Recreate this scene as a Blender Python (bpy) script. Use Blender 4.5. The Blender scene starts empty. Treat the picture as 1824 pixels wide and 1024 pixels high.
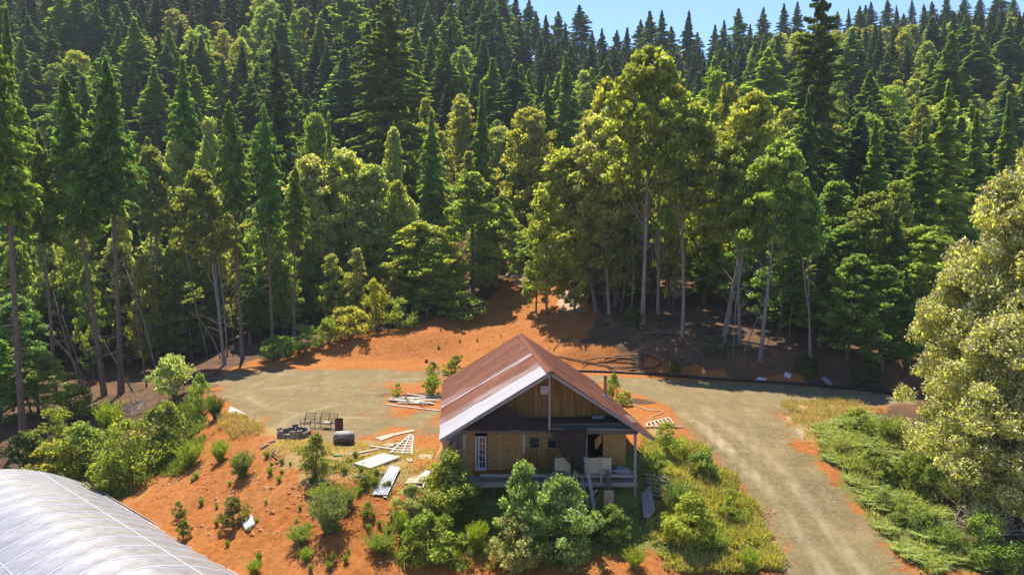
import bpy, math, random
import numpy as np
from mathutils import Vector, Matrix

C = bpy.context.scene
COL = C.collection
R = math.radians
RS = np.random.RandomState
random.seed(7)

# ------------------------------------------------------------ camera, sky, sun, exposure
F = 1216.0; HC = 13.0; PITCH = math.atan(72.0 / F)
cam_d = bpy.data.cameras.new('camera'); cam = bpy.data.objects.new('camera', cam_d); COL.objects.link(cam)
cam.location = (0, 0, HC); cam.rotation_euler = (math.pi / 2 - PITCH, 0, 0)
cam_d.sensor_width = 36; cam_d.lens = 36 * F / 1824; cam_d.clip_end = 5000; cam_d.clip_start = .2
C.camera = cam
SUN_AZ = R(-22)      # from +Y (the view), negative = to the left
SUN_EL = R(65)
w = bpy.data.worlds.new('World'); C.world = w; w.use_nodes = True
nt = w.node_tree
sky = nt.nodes.new('ShaderNodeTexSky'); sky.sky_type = 'NISHITA'; sky.sun_disc = False
sky.sun_elevation = SUN_EL; sky.sun_rotation = SUN_AZ
sky.altitude = 2500; sky.air_density = 1.0; sky.dust_density = .1; sky.ozone_density = 4
bgn = nt.nodes['Background']; bgn.inputs[1].default_value = .15
tint = nt.nodes.new('ShaderNodeMix'); tint.data_type = 'RGBA'; tint.blend_type = 'MULTIPLY'; tint.inputs[0].default_value = 1; tint.inputs[7].default_value = (.80, .82, .95, 1)
nt.links.new(sky.outputs[0], tint.inputs[6]); nt.links.new(tint.outputs[2], bgn.inputs[0])
sd = bpy.data.lights.new('sun', 'SUN'); sd.energy = 5.0; sd.angle = R(.53); sd.color = (1, .92, .76)
sun = bpy.data.objects.new('sun', sd); COL.objects.link(sun)
sdir = Vector((math.sin(SUN_AZ) * math.cos(SUN_EL), math.cos(SUN_AZ) * math.cos(SUN_EL), math.sin(SUN_EL)))
sun.rotation_euler = sdir.to_track_quat('Z', 'Y').to_euler(); sun.location = (0, 0, 200)
C.view_settings.view_transform = 'Standard'; C.view_settings.look = 'None'
C.view_settings.exposure = 1.2; C.view_settings.gamma = 1
C.cycles.max_bounces = 8; C.cycles.diffuse_bounces = 6; C.cycles.glossy_bounces = 2
C.cycles.transmission_bounces = 6; C.cycles.transparent_max_bounces = 8
C.cycles.use_denoising = True

# ------------------------------------------------------------ helpers
FW = np.array([0, math.cos(PITCH), -math.sin(PITCH)]); UP = np.array([0, math.sin(PITCH), math.cos(PITCH)])
def ray(u, v):
    return FW * F + np.array([1., 0, 0]) * (u - 912) + UP * (512 - v)
def at_y(u, v, Y):
    d = ray(u, v); return Vector(d * (Y / d[1])) + Vector((0, 0, HC))
def proj(p):
    q = np.array([p[0], p[1], p[2] - HC]); d = q @ FW
    return 912 + F * q[0] / d, 512 - F * (q @ UP) / d

def smooth(a, b, x):
    t = np.clip((x - a) / (b - a), 0, 1); return t * t * (3 - 2 * t)
_tab = RS(3).rand(256, 256)
def vnoise(x, y):
    xi = np.floor(x).astype(int); yi = np.floor(y).astype(int); fx = x - xi; fy = y - yi
    fx = fx * fx * (3 - 2 * fx); fy = fy * fy * (3 - 2 * fy)
    g = lambda a, b: _tab[a % 256, b % 256]
    return (g(xi, yi) * (1 - fx) + g(xi + 1, yi) * fx) * (1 - fy) + (g(xi, yi + 1) * (1 - fx) + g(xi + 1, yi + 1) * fx) * fy - .5
def fbm(x, y, s, o=3):
    r = 0; a = 1
    for k in range(o):
        r = r + a * vnoise(x / s + 17 * k, y / s + 31 * k); s = s / 2.1; a *= .5
    return r
def seg_dist(px, py, poly):
    d = np.full(px.shape, 1e9); ins = np.zeros(px.shape, bool); n = len(poly)
    for i in range(n):
        ax, ay = poly[i]; bx, by = poly[(i + 1) % n]
        ex, ey = bx - ax, by - ay
        t = np.clip(((px - ax) * ex + (py - ay) * ey) / (ex * ex + ey * ey + 1e-9), 0, 1)
        d = np.minimum(d, np.hypot(px - ax - t * ex, py - ay - t * ey))
        c = (ay > py) != (by > py)
        ins ^= c & (px < (bx - ax) * (py - ay) / ((by - ay) if by != ay else 1e-9) + ax)
    return np.where(ins, -d, d)

# ------------------------------------------------------------ terrain height
PAD = [(-32, 67), (-28, 60.5), (-21, 51.5), (-16, 45.5), (-11.7, 41), (-8.4, 39), (-4, 41.5), (8, 42.3), (10, 45), (60, 47), (60, 140), (-34, 140), (-35, 82)]
def road_z(y):
    return np.interp(y, [20, 27, 34, 38, 42, 46, 50], [-6.5, -5, -3.35, -2.35, -1.3, -.5, 0])
def terrain(x, y):
    x = np.asarray(x, float); y = np.asarray(y, float)
    a = x / np.maximum(y, 20)
    d = np.maximum(seg_dist(x, y, PAD), 0)
    zl = -(np.sqrt((.56 * d) ** 2 + .3) - .55)
    lim = np.where(y < 48, 6.3, 3.0 + 3.3 * smooth(62, 46, y))
    zl = -lim * (1 - np.exp(-np.maximum(-zl, 0) / lim * 1.15)) * 1.0
    zr = road_z(y) - .10 * np.maximum(x - 21, 0) * smooth(60, 48, y)
    k = smooth(8.5, 13.5, x)
    z = np.where(x > 8.5, zl * (1 - k) + zr * k, zl)
    z = np.where((x > 8.5) & (y > 50), np.minimum(z, 0) * smooth(55, 50, y), z)
    # foot of the rising ground behind the clearing
    foot = np.interp(a, [-.8, -.42, -.33, -.26, -.12, .0, .08, .2, .35, .55, .8], [88, 82, 77, 77.5, 78, 75.5, 73, 69, 65.5, 61, 58])
    bank = np.interp(a, [-.8, -.42, -.33, -.24, -.12, -.07, .04, .1, .2, .5, .8], [0, .2, .9, 1.4, 1.4, 0, 0, 1.4, 2.0, 2.2, 2])
    slope = np.interp(a, [-.8, -.4, -.2, -.1, .05, .2, .8], [.12, .10, .10, .22, .24, .2, .18])
    t = np.maximum(y - foot, 0)
    z = z + bank * smooth(0, np.where(a < 0, 5.5, 3.2), t) + slope * np.minimum(t, 118 - foot) * 1.0
    # hillside up to the ridge
    rz = np.interp(a, [-.9, -.5, -.17, -.01, .07, .15, .28, .34, .4, .56, .75, .9], [140, 138, 125, 100, 82, 78, 76, 84, 88, 92, 98, 102])
    s = np.clip((y - 112) / 150., 0, 1)
    z = z + (rz - 9) * np.where(s < .9, s * (.86 + .14 * s), .9 * (.86 + .126) + (1 - np.exp(-(s - .9) * 8)) * .05)
    z = z - np.maximum(y - 275, 0) * .25
    n = fbm(x, y, 9.0) * .35 * smooth(0, 6, np.where(d > 0, d, t)) + fbm(x + 5, y, 2.2) * .16 * smooth(0, 2.5, np.where(d > 0, d, t))
    rill = smooth(.8, 3, d) * smooth(62, 52, y) * smooth(-3, -6, x)
    q = (x * .86 - y * .5) / .9 + fbm(x, y, 4) * 1.2; al = (x * .5 + y * .86) / 7
    n = n - rill * (np.abs(vnoise(q, al)) ** .7) * -.30
    return z + n + fbm(x, y, 30) * 3 * smooth(115, 150, y)
def tz(x, y): return float(terrain(np.array([x]), np.array([y]))[0])
def ground(u, v, lo=22, hi=260):
    d = ray(u, v); Y = np.concatenate([np.arange(lo, 120, .1), np.arange(120, hi, .5)])
    X = d[0] / d[1] * Y; Z = HC + d[2] / d[1] * Y
    k = np.argmax(Z <= terrain(X, Y)); k = k if Z[k] <= terrain(X[k:k+1], Y[k:k+1])[0] else len(Y) - 1
    return Vector((X[k], Y[k], float(terrain(X[k:k+1], Y[k:k+1])[0])))
def gpoly(uv):
    return [tuple(ground(u, v)[:2]) for u, v in uv]
def pmask(x, y, poly, soft=.8):
    return smooth(soft, -soft, seg_dist(x, y, poly) + fbm(x, y, 1.7) * soft * 1.3)

# ------------------------------------------------------------ materials
def newmat(name):
    m = bpy.data.materials.new(name); m.use_nodes = True
    n = m.node_tree; b = n.nodes['Principled BSDF']; b.inputs['Specular IOR Level'].default_value = .25
    return m, n, b
def nd(n, t, **k):
    x = n.nodes.new(t)
    for a, v in k.items():
        if a in x.inputs: x.inputs[a].default_value = v
        else: setattr(x, a, v)
    return x
def noise(n, vec, scale, detail=4, rough=.6, dist=0):
    t = nd(n, 'ShaderNodeTexNoise'); t.inputs['Scale'].default_value = scale
    t.inputs['Detail'].default_value = detail; t.inputs['Roughness'].default_value = rough; t.inputs['Distortion'].default_value = dist
    if vec is not None: n.links.new(vec, t.inputs['Vector'])
    return t.outputs['Fac']
def ramp(n, fac, stops):
    r = nd(n, 'ShaderNodeValToRGB'); e = r.color_ramp.elements
    while len(e) < len(stops): e.new(.5)
    for i, (p, c) in enumerate(stops):
        e[i].position = p; e[i].color = (*c, 1) if len(c) == 3 else c
    n.links.new(fac, r.inputs[0]); return r.outputs[0]
def mixc(n, f, a, b, mode='MIX'):
    m = nd(n, 'ShaderNodeMix'); m.data_type = 'RGBA'; m.blend_type = mode
    for s, i in ((f, 0), (a, 6), (b, 7)):
        if hasattr(s, 'links'): n.links.new(s, m.inputs[i])
        else: m.inputs[i].default_value = s if i == 0 else (*s, 1)
    return m.outputs[2]
def math_(n, op, a, b=0.0, clamp=False):
    m = nd(n, 'ShaderNodeMath'); m.operation = op; m.use_clamp = clamp
    for s, i in ((a, 0), (b, 1)):
        if hasattr(s, 'links'): n.links.new(s, m.inputs[i])
        else: m.inputs[i].default_value = s
    return m.outputs[0]
def bump(n, b, h, strength, dist=.05):
    x = nd(n, 'ShaderNodeBump'); x.inputs['Strength'].default_value = strength; x.inputs['Distance'].default_value = dist
    n.links.new(h, x.inputs['Height']); n.links.new(x.outputs[0], b.inputs['Normal'])
def objco(n): return nd(n, 'ShaderNodeTexCoord').outputs['Object']
def mapped(n, vec, sc=(1, 1, 1)):
    m = nd(n, 'ShaderNodeMapping'); m.inputs['Scale'].default_value = sc; n.links.new(vec, m.inputs[0]); return m.outputs[0]

def mat_leaf(name, trans=.4, nscale=.35, rough=.55, contrast=.45, spec=.3):
    m, n, b = newmat(name)
    oi = nd(n, 'ShaderNodeObjectInfo')
    nz = noise(n, objco(n), nscale, 3)
    geo = nd(n, 'ShaderNodeNewGeometry')
    rnd = geo.outputs['Random Per Island']
    v = math_(n, 'ADD', math_(n, 'MULTIPLY', rnd, contrast), math_(n, 'MULTIPLY', nz, .9))
    v = math_(n, 'ADD', v, .55 - contrast * .5 + .02)
    hsv = nd(n, 'ShaderNodeHueSaturation')
    n.links.new(oi.outputs['Color'], hsv.inputs['Color'])
    n.links.new(v, hsv.inputs['Value'])
    n.links.new(math_(n, 'ADD', math_(n, 'MULTIPLY', rnd, .05), .475), hsv.inputs['Hue'])
    n.links.new(hsv.outputs[0], b.inputs['Base Color'])
    b.inputs['Roughness'].default_value = rough; b.inputs['Specular IOR Level'].default_value = spec
    tr = nd(n, 'ShaderNodeBsdfTranslucent')
    n.links.new(mixc(n, 1.0, hsv.outputs[0], (2.0, 1.85, .7), 'MULTIPLY'), tr.inputs[0])
    mx = nd(n, 'ShaderNodeMixShader'); mx.inputs[0].default_value = trans
    n.links.new(b.outputs[0], mx.inputs[1]); n.links.new(tr.outputs[0], mx.inputs[2])
    n.links.new(mx.outputs[0], n.nodes['Material Output'].inputs[0])
    return m
M = {}
M['needle'] = mat_leaf('needle', .50, .5, .6, .9, .10)
M['leaf'] = mat_leaf('leaf', .58, .3, .45, 1.0, .22)
M['weed'] = mat_leaf('weed', .35, .5, .7, .6, .1)

def simple(name, c1, c2, scale=3, rough=.8, sc=(1, 1, 1), bs=.0, metal=0, detail=5, lo=.3, hi=.7, spec=.2, c3=None):
    m, n, b = newmat(name); co = mapped(n, objco(n), sc)
    f = noise(n, co, scale, detail)
    st = [(lo, c1), (hi, c2)] if c3 is None else [(lo, c1), ((lo + hi) / 2, c2), (hi, c3)]
    n.links.new(ramp(n, f, st), b.inputs['Base Color']); b.inputs['Roughness'].default_value = rough
    b.inputs['Metallic'].default_value = metal; b.inputs['Specular IOR Level'].default_value = spec
    if bs: bump(n, b, f, bs)
    M[name] = m; return m
simple('bark_dark', (.06, .042, .032), (.17, .125, .10), 4, .9, (3, 3, .6), .4)
simple('bark_pale', (0.115, 0.095, 0.081), (0.242, 0.207, 0.178), 3, .85, (2, 2, .5), .3)
simple('bark_red', (.07, .04, .028), (.19, .125, .09), 3, .7, (2, 2, .5), .3)
simple('deadwood', (.22, .18, .15), (.42, .37, .32), 6, .9)
simple('flower', (.33, .31, .13), (.48, .43, .21), 8, .7)
simple('osb', (0.157, 0.074, 0.019), (0.313, 0.164, 0.051), 9, .75, (1, 1, 1), .2, c3=(.42, .24, .085))
simple('ply_gable', (0.120, 0.056, 0.013), (0.274, 0.137, 0.035), 1.2, .75, (3, 3, .5), .2)
simple('osb_bright', (0.400, 0.192, 0.064), (0.528, 0.288, 0.120), 6, .7, lo=.35, hi=.65)
simple('wood_grey', (0.128, 0.104, 0.088), (0.288, 0.248, 0.216), 4, .85, (6, 6, 6), .2)
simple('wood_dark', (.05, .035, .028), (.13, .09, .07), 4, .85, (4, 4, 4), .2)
simple('wood_pale', (0.310, 0.262, 0.215), (0.428, 0.380, 0.322), 4, .8, (3, 3, 3), .1)
simple('ply_pale', (0.314, 0.233, 0.160), (0.399, 0.320, 0.239), 2, .8, (2, 2, 2), .05)
simple('plank_tan', (0.240, 0.144, 0.072), (0.368, 0.240, 0.136), 4, .8, (3, 3, 3), .1)
simple('white_paint', (0.400, 0.388, 0.355), (0.516, 0.503, 0.477), 3, .55)
simple('beige_board', (0.320, 0.264, 0.144), (0.416, 0.352, 0.216), 2, .7)
simple('rust', (.08, .022, .012), (.18, .055, .03), 7, .75, bs=.2)
simple('stovepipe', (.20, .07, .045), (.36, .16, .11), 6, .6)
simple('iron', (.035, .022, .018), (.09, .05, .035), 10, .6, spec=.4)
simple('galv', (0.330, 0.342, 0.360), (0.468, 0.474, 0.480), 2, .38, (1, 1, 1), metal=.35, spec=.5)
simple('block', (.11, .085, .06), (.26, .20, .15), 5, .9, bs=.3)
simple('cushion', (.055, .04, .035), (.13, .09, .07), 6, .9)
simple('cushion_top', (0.213, 0.190, 0.168), (0.325, 0.297, 0.263), 3, .8)
simple('mattress', (0.360, 0.354, 0.348), (0.468, 0.462, 0.456), 5, .8, bs=.3)
simple('black_pipe', (.012, .011, .011), (.035, .03, .028), 6, .5)
simple('hose', (0.400, 0.336, 0.160), (0.496, 0.432, 0.240), 6, .5)
simple('tarp_grey', (.13, .14, .16), (.26, .27, .29), 2, .5, (2, 2, 2), .3)
simple('rock', (.35, .31, .26), (.58, .52, .45), 4, .9, bs=.4)
simple('painted_room_shade', (.01, .008, .007), (.02, .016, .014), 4, .9)  # near-black, the shade inside the cabin put into the colour
simple('green_plastic', (.03, .12, .07), (.05, .18, .10), 4, .5)
simple('vent_beige', (.42, .36, .24), (.52, .46, .32), 4, .6)
def mat_glass():
    m, n, b = newmat('glass'); b.inputs['Base Color'].default_value = (.02, .025, .02, 1)
    b.inputs['Roughness'].default_value = .08; b.inputs['Specular IOR Level'].default_value = .9; M['glass'] = m
mat_glass()
def mat_net():
    m, n, b = newmat('netting'); b.inputs['Base Color'].default_value = (.022, .013, .013, 1); b.inputs['Roughness'].default_value = .9
    tr = nd(n, 'ShaderNodeBsdfTransparent'); mx = nd(n, 'ShaderNodeMixShader')
    f = math_(n, 'MULTIPLY', noise(n, objco(n), 2.5, 3), .32); n.links.new(f, mx.inputs[0])
    n.links.new(b.outputs[0], mx.inputs[1]); n.links.new(tr.outputs[0], mx.inputs[2])
    n.links.new(mx.outputs[0], n.nodes['Material Output'].inputs[0]); M['netting'] = m
mat_net()
def mat_roof(name, white):
    # local x runs down the slope, y along the ridge (0 = front)
    m, n, b = newmat(name); co = objco(n); sep = nd(n, 'ShaderNodeSeparateXYZ'); n.links.new(co, sep.inputs[0])
    y = sep.outputs['Y']
    streak = noise(n, mapped(n, co, (.22, 7, 1)), 1.0, 6, .75)
    blot = noise(n, mapped(n, co, (.35, .8, 1)), 1.1, 4, .6)
    sheet = nd(n, 'ShaderNodeTexWhiteNoise'); sheet.noise_dimensions = '1D'
    n.links.new(math_(n, 'FLOOR', math_(n, 'DIVIDE', y, .92)), sheet.inputs['W'])
    rust = ramp(n, streak, [(.3, (.11, .034, .016)), (.5, (.225, .078, .030)), (.72, (.36, .17, .085))])
    rust = mixc(n, math_(n, 'MULTIPLY', sheet.outputs['Value'], .35), rust, (.24, .07, .045))
    rust = mixc(n, math_(n, 'MULTIPLY', ramp(n, blot, [(.45, (0, 0, 0)), (.7, (1, 1, 1))]), .35), rust, (.38, .20, .12))
    if white:
        gal = ramp(n, streak, [(.3, (.36, .33, .31)), (.7, (.56, .54, .53))])
        yy = math_(n, 'ADD', y, math_(n, 'MULTIPLY', sep.outputs['X'], -.10))
        w1 = math_(n, 'LESS_THAN', yy, 2.25)
        w2 = math_(n, 'MULTIPLY', math_(n, 'GREATER_THAN', yy, 6.7), math_(n, 'LESS_THAN', yy, 7.1))
        # fading second sheet
        w3 = math_(n, 'MULTIPLY', math_(n, 'LESS_THAN', yy, 3.9), ramp(n, math_(n, 'ADD', streak, math_(n, 'MULTIPLY', blot, .3)), [(.55, (0, 0, 0)), (.75, (1, 1, 1))]))
        w4 = math_(n, 'MULTIPLY', math_(n, 'MULTIPLY', math_(n, 'GREATER_THAN', yy, 7.1), math_(n, 'LESS_THAN', yy, 8.4)), math_(n, 'MULTIPLY', ramp(n, streak, [(.5, (0, 0, 0)), (.62, (1, 1, 1))]), .6))
        fac = math_(n, 'ADD', math_(n, 'ADD', w1, w2), math_(n, 'ADD', math_(n, 'MULTIPLY', w3, .55), w4), True)
        rust = mixc(n, fac, rust, gal)
    n.links.new(rust, b.inputs['Base Color']); b.inputs['Roughness'].default_value = .55; b.inputs['Specular IOR Level'].default_value = .35
    M[name] = m
mat_roof('roof_left', True); mat_roof('roof_right', False)
def mat_film():
    m, n, b = newmat('film'); co = objco(n)
    f = noise(n, mapped(n, co, (.6, 2.2, .6)), 1.2, 4, .6, .6)
    n.links.new(ramp(n, f, [(.3, (.20, .21, .23)), (.7, (.42, .42, .43))]), b.inputs['Base Color'])
    rr = ramp(n, noise(n, mapped(n, co, (2, .5, 2)), 1.5, 3), [(.3, (.26, .26, .26)), (.7, (.46, .46, .46))]); n.links.new(rr, b.inputs['Roughness'])
    b.inputs['Specular IOR Level'].default_value = 1.0; b.inputs['IOR'].default_value = 1.9
    bump(n, b, noise(n, mapped(n, co, (1.2, 3, 1.2)), 1.4, 4), .35, .06)
    tl = nd(n, 'ShaderNodeBsdfTranslucent'); tl.inputs[0].default_value = (.6, .6, .6, 1)
    tr = nd(n, 'ShaderNodeBsdfTransparent'); tr.inputs[0].default_value = (.9, .92, .95, 1)
    mx = nd(n, 'ShaderNodeMixShader'); mx.inputs[0].default_value = .25
    m2 = nd(n, 'ShaderNodeMixShader'); m2.inputs[0].default_value = .18
    gs = nd(n, 'ShaderNodeBsdfGlossy'); gs.inputs['Roughness'].default_value = .40; gs.inputs[0].default_value = (.95, .95, .97, 1); m3 = nd(n, 'ShaderNodeMixShader'); m3.inputs[0].default_value = .28
    n.links.new(b.outputs[0], m3.inputs[1]); n.links.new(gs.outputs[0], m3.inputs[2]); n.links.new(m3.outputs[0], mx.inputs[1]); n.links.new(tl.outputs[0], mx.inputs[2])
    n.links.new(mx.outputs[0], m2.inputs[1]); n.links.new(tr.outputs[0], m2.inputs[2])
    n.links.new(m2.outputs[0], n.nodes['Material Output'].inputs[0]); M['film'] = m
mat_film()
def mat_ground():
    m, n, b = newmat('ground'); co = objco(n)
    at = lambda s: nd(n, 'ShaderNodeAttribute', attribute_name=s).outputs['Fac']
    n1 = noise(n, co, .35, 5, .6); n2 = noise(n, co, 3.0, 6, .65); n3 = noise(n, co, 14, 4, .7)
    dirt = ramp(n, n2, [(.25, (.14, .042, .009)), (.5, (.26, .090, .021)), (.75, (.36, .145, .042))])
    dirt = mixc(n, ramp(n, n1, [(.4, (0, 0, 0)), (.7, (.5, .5, .5))]), dirt, (.31, .145, .052))
    stones = ramp(n, noise(n, co, 9, 2, .5), [(.66, (0, 0, 0)), (.72, (1, 1, 1))])
    dirt = mixc(n, math_(n, 'MULTIPLY', stones, .7), dirt, (.16, .065, .03))
    grav = ramp(n, n3, [(.3, (.075, .054, .025)), (.5, (.165, .122, .060)), (.7, (.30, .23, .125))])
    grav = mixc(n, ramp(n, noise(n, co, 4.5, 3, .7), [(.35, (.75, .75, .75)), (.65, (0, 0, 0))]), grav, (.085, .072, .036))
    grav = mixc(n, ramp(n, noise(n, mapped(n, co, (.5, .9, 1)), 1.1, 5, .7), [(.5, (0, 0, 0)), (.7, (.55, .55, .55))]), grav, (.27, .19, .105))
    grav = mixc(n, ramp(n, n1, [(.35, (0, 0, 0)), (.7, (.45, .45, .45))]), grav, (.21, .16, .075))
    grav = mixc(n, ramp(n, noise(n, mapped(n, co, (1.3, .35, 1)), 1.0, 4), [(.5, (0, 0, 0)), (.75, (.35, .35, .35))]), grav, (.30, .23, .14))
    dry = ramp(n, n3, [(.25, (.13, .085, .028)), (.5, (.25, .17, .065)), (.8, (.37, .27, .13))])
    duff = ramp(n, n3, [(.3, (.03, .02, .012)), (.55, (.085, .052, .03)), (.8, (.24, .17, .12))])
    duff = mixc(n, ramp(n, n1, [(.45, (0, 0, 0)), (.7, (.5, .5, .5))]), duff, (.22, .085, .035))
    lit = ramp(n, noise(n, co, 11, 3, .7), [(.35, (.20, .10, .055)), (.6, (.44, .34, .25))])
    green = ramp(n, n3, [(.3, (.05, .065, .015)), (.7, (.20, .20, .05))])
    c = dirt
    def lay(c, col, name, amp=.55):
        k = math_(n, 'ADD', at(name), math_(n, 'MULTIPLY', math_(n, 'SUBTRACT', n2, .5), amp * 2))
        return mixc(n, ramp(n, k, [(.38, (0, 0, 0)), (.62, (1, 1, 1))]), c, col)
    c = lay(c, dry, 'dry'); c = lay(c, green, 'green'); c = lay(c, duff, 'duff', .4); c = lay(c, grav, 'gravel', 1.3); c = lay(c, lit, 'litter', .7)
    c = mixc(n, math_(n, 'MULTIPLY', at('track'), .75), c, (.36, .29, .19))
    n.links.new(c, b.inputs['Base Color']); b.inputs['Roughness'].default_value = .95; b.inputs['Specular IOR Level'].default_value = .1
    h = math_(n, 'ADD', n2, math_(n, 'MULTIPLY', n3, .5)); bump(n, b, h, .8, .12)
    M['ground'] = m
mat_ground()

# ------------------------------------------------------------ mesh helpers
def link(o, parent=None):
    COL.objects.link(o)
    if parent is not None: o.parent = parent
    return o
def tag(o, label=None, cat=None, group=None, kind=None):
    if label: o['label'] = label
    if cat: o['category'] = cat
    if group: o['group'] = group
    if kind: o['kind'] = kind
    return o
def npmesh(name, V, Fq, mats, midx=None, smoothf=False):
    me = bpy.data.meshes.new(name); k = Fq.shape[1]
    me.vertices.add(len(V)); me.vertices.foreach_set('co', np.ascontiguousarray(V, np.float32).ravel())
    me.loops.add(Fq.size); me.loops.foreach_set('vertex_index', np.ascontiguousarray(Fq, np.int32).ravel())
    me.polygons.add(len(Fq)); me.polygons.foreach_set('loop_start', np.arange(0, Fq.size, k, dtype=np.int32))
    for m in mats: me.materials.append(m)
    if midx is not None: me.polygons.foreach_set('material_index', np.asarray(midx, np.int32))
    if smoothf: me.polygons.foreach_set('use_smooth', np.ones(len(Fq), bool))
    me.update(calc_edges=True); me.validate(); return me

class MB:
    def __init__(s): s.v = []; s.f = []
    def box(s, c, size, rot=None):
        hx, hy, hz = [q / 2 for q in size]; i = len(s.v); Rm = rot if rot is not None else Matrix.Identity(3)
        for dx in (-1, 1):
            for dy in (-1, 1):
                for dz in (-1, 1): s.v.append(Vector(c) + Rm @ Vector((dx * hx, dy * hy, dz * hz)))
        for q in ((0, 1, 3, 2), (4, 6, 7, 5), (0, 4, 5, 1), (2, 3, 7, 6), (0, 2, 6, 4), (1, 5, 7, 3)): s.f.append(tuple(i + k for k in q))
        return s
    def bar(s, a, b, w_, t, up=(0, 0, 1)):
        a = Vector(a); b = Vector(b); d = (b - a); L = d.length; d.normalize(); u = Vector(up)
        x = d.cross(u)
        if x.length < 1e-3: x = d.cross(Vector((1, 0, 0)))
        x.normalize(); z = x.cross(d); Rm = Matrix((x, d, z)).transposed()
        return s.box((a + b) / 2, (w_, L, t), Rm)
    def tube(s, pts, r, n=6, cap=True):
        pts = [Vector(p) for p in pts]; i0 = len(s.v); m = len(pts)
        rr = r if hasattr(r, '__len__') else [r] * m
        for k, p in enumerate(pts):
            d = (pts[min(k + 1, m - 1)] - pts[max(k - 1, 0)]).normalized()
            x = d.cross(Vector((0, .2, 1))); 
            if x.length < 1e-3: x = d.cross(Vector((1, 0, 0)))
            x.normalize(); y = d.cross(x)
            for j in range(n):
                an = 2 * math.pi * j / n; s.v.append(p + (x * math.cos(an) + y * math.sin(an)) * rr[k])
        for k in range(m - 1):
            for j in range(n):
                a = i0 + k * n + j; b = i0 + k * n + (j + 1) % n; s.f.append((a, b, b + n, a + n))
        if cap:
            s.f.append(tuple(i0 + j for j in range(n))[::-1]); s.f.append(tuple(i0 + (m - 1) * n + j for j in range(n)))
        return s
    def poly(s, pts, th=None):
        i = len(s.v); n = len(pts); s.v += [Vector(p) for p in pts]
        if th is None: s.f.append(tuple(range(i, i + n))); return s
        t = Vector(th); s.v += [Vector(p) + t for p in pts]
        s.f.append(tuple(range(i, i + n))); s.f.append(tuple(range(i + n, i + 2 * n))[::-1])
        for k in range(n): s.f.append((i + k, i + n + k, i + n + (k + 1) % n, i + (k + 1) % n))
        return s
    def build(s, name, mat, parent=None, origin=None, bevel=0, smoothf=False, mtx=None):
        me = bpy.data.meshes.new(name); o = Vector(origin) if origin is not None else Vector((0, 0, 0))
        me.from_pydata([tuple(Vector(p) - o) for p in s.v], [], s.f); me.update()
        import bmesh
        bm = bmesh.new(); bm.from_mesh(me); bmesh.ops.recalc_face_normals(bm, faces=bm.faces)
        if bevel: bmesh.ops.bevel(bm, geom=bm.edges[:], offset=bevel, segments=2, affect='EDGES', clamp_overlap=True)
        bm.to_mesh(me); bm.free()
        me.materials.append(mat if not isinstance(mat, str) else M[mat])
        if smoothf: me.polygons.foreach_set('use_smooth', np.ones(len(me.polygons), bool))
        ob = bpy.data.objects.new(name, me); ob.location = o; link(ob, parent)
        if mtx is not None: ob.matrix_basis = mtx
        return ob
def empty(name, loc, rz=0):
    o = bpy.data.objects.new(name, None); o.location = loc; o.rotation_euler = (0, 0, rz); o.empty_display_size = .3
    return link(o)

# ------------------------------------------------------------ ground sheet
def axis(segs):
    out = [segs[0][0]]
    for a, b, st in segs: out += list(np.linspace(a, b, max(2, int(round((b - a) / st)) + 1))[1:])
    return np.array(out)
gx = axis([(-1500, -300, 60), (-300, -60, 6), (-60, -34, 1), (-34, 34, .3), (34, 60, 1), (60, 300, 6), (300, 1500, 60)])
gy = axis([(-60, 0, 10), (0, 22, 2), (22, 92, .3), (92, 120, 1), (120, 290, 4), (290, 2000, 90)])
GX, GY = np.meshgrid(gx, gy); GZ = terrain(GX, GY)
V = np.stack([GX, GY, GZ], -1).reshape(-1, 3); nx, ny = len(gx), len(gy)
I = (np.arange(ny - 1)[:, None] * nx + np.arange(nx - 1)[None]).ravel()
Q = np.stack([I, I + 1, I + nx + 1, I + nx], 1)
px, py = V[:, 0], V[:, 1]
pad_g = gpoly([(378, 700), (380, 672), (450, 659), (600, 656), (780, 660), (790, 680), (690, 682), (680, 740), (770, 735), (785, 770), (690, 762), (620, 790), (520, 770), (440, 742)])
road_g = gpoly([(1010, 668), (1200, 676), (1400, 686), (1620, 706), (1640, 722), (1440, 718), (1385, 738), (1420, 800), (1500, 880), (1625, 1022), (1400, 1022), (1370, 950), (1300, 845), (1215, 765), (1185, 722), (1105, 690)])
road_g = [(a, b) for a, b in road_g]
g1 = pmask(px, py, pad_g, 2.4); g2 = pmask(px, py, road_g, 1.0)
ext = smooth(36, 33, py) * smooth(.5, -.5, np.abs(px - np.interp(py, [10, 34.4], [16.5, 17.0])) - 3.2)
grav = np.maximum(np.maximum(g1, g2), ext)
ramp_p = gpoly([(400, 664), (470, 640), (560, 618), (640, 592), (720, 584), (850, 560), (895, 500), (900, 482), (950, 480), (1010, 505), (1060, 560), (1045, 610), (1140, 645), (1300, 668), (1590, 700), (1560, 760), (1000, 700), (400, 700)])
clear_p = gpoly([(400, 700), (1560, 740), (1640, 1022), (200, 1022), (170, 870), (260, 800), (350, 690)])
inside = np.minimum(seg_dist(px, py, ramp_p), seg_dist(px, py, clear_p))
nearf = smooth(20, 26, py)
duff = smooth(-.8, .8, inside + fbm(px, py, 2.5) * 2.2) 
duff = duff * np.where((px > -32) & (px < 24), smooth(44, 50, py), 1)
duff = np.maximum(duff * .98, .42 * smooth(0, 3, px - 9) * smooth(0, 1.5, py - np.interp(px / py, [.08, .2, .35, .55], [73, 69, 65.5, 61])))  # partial duff on the right bank also darkens its soil for shade
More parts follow.
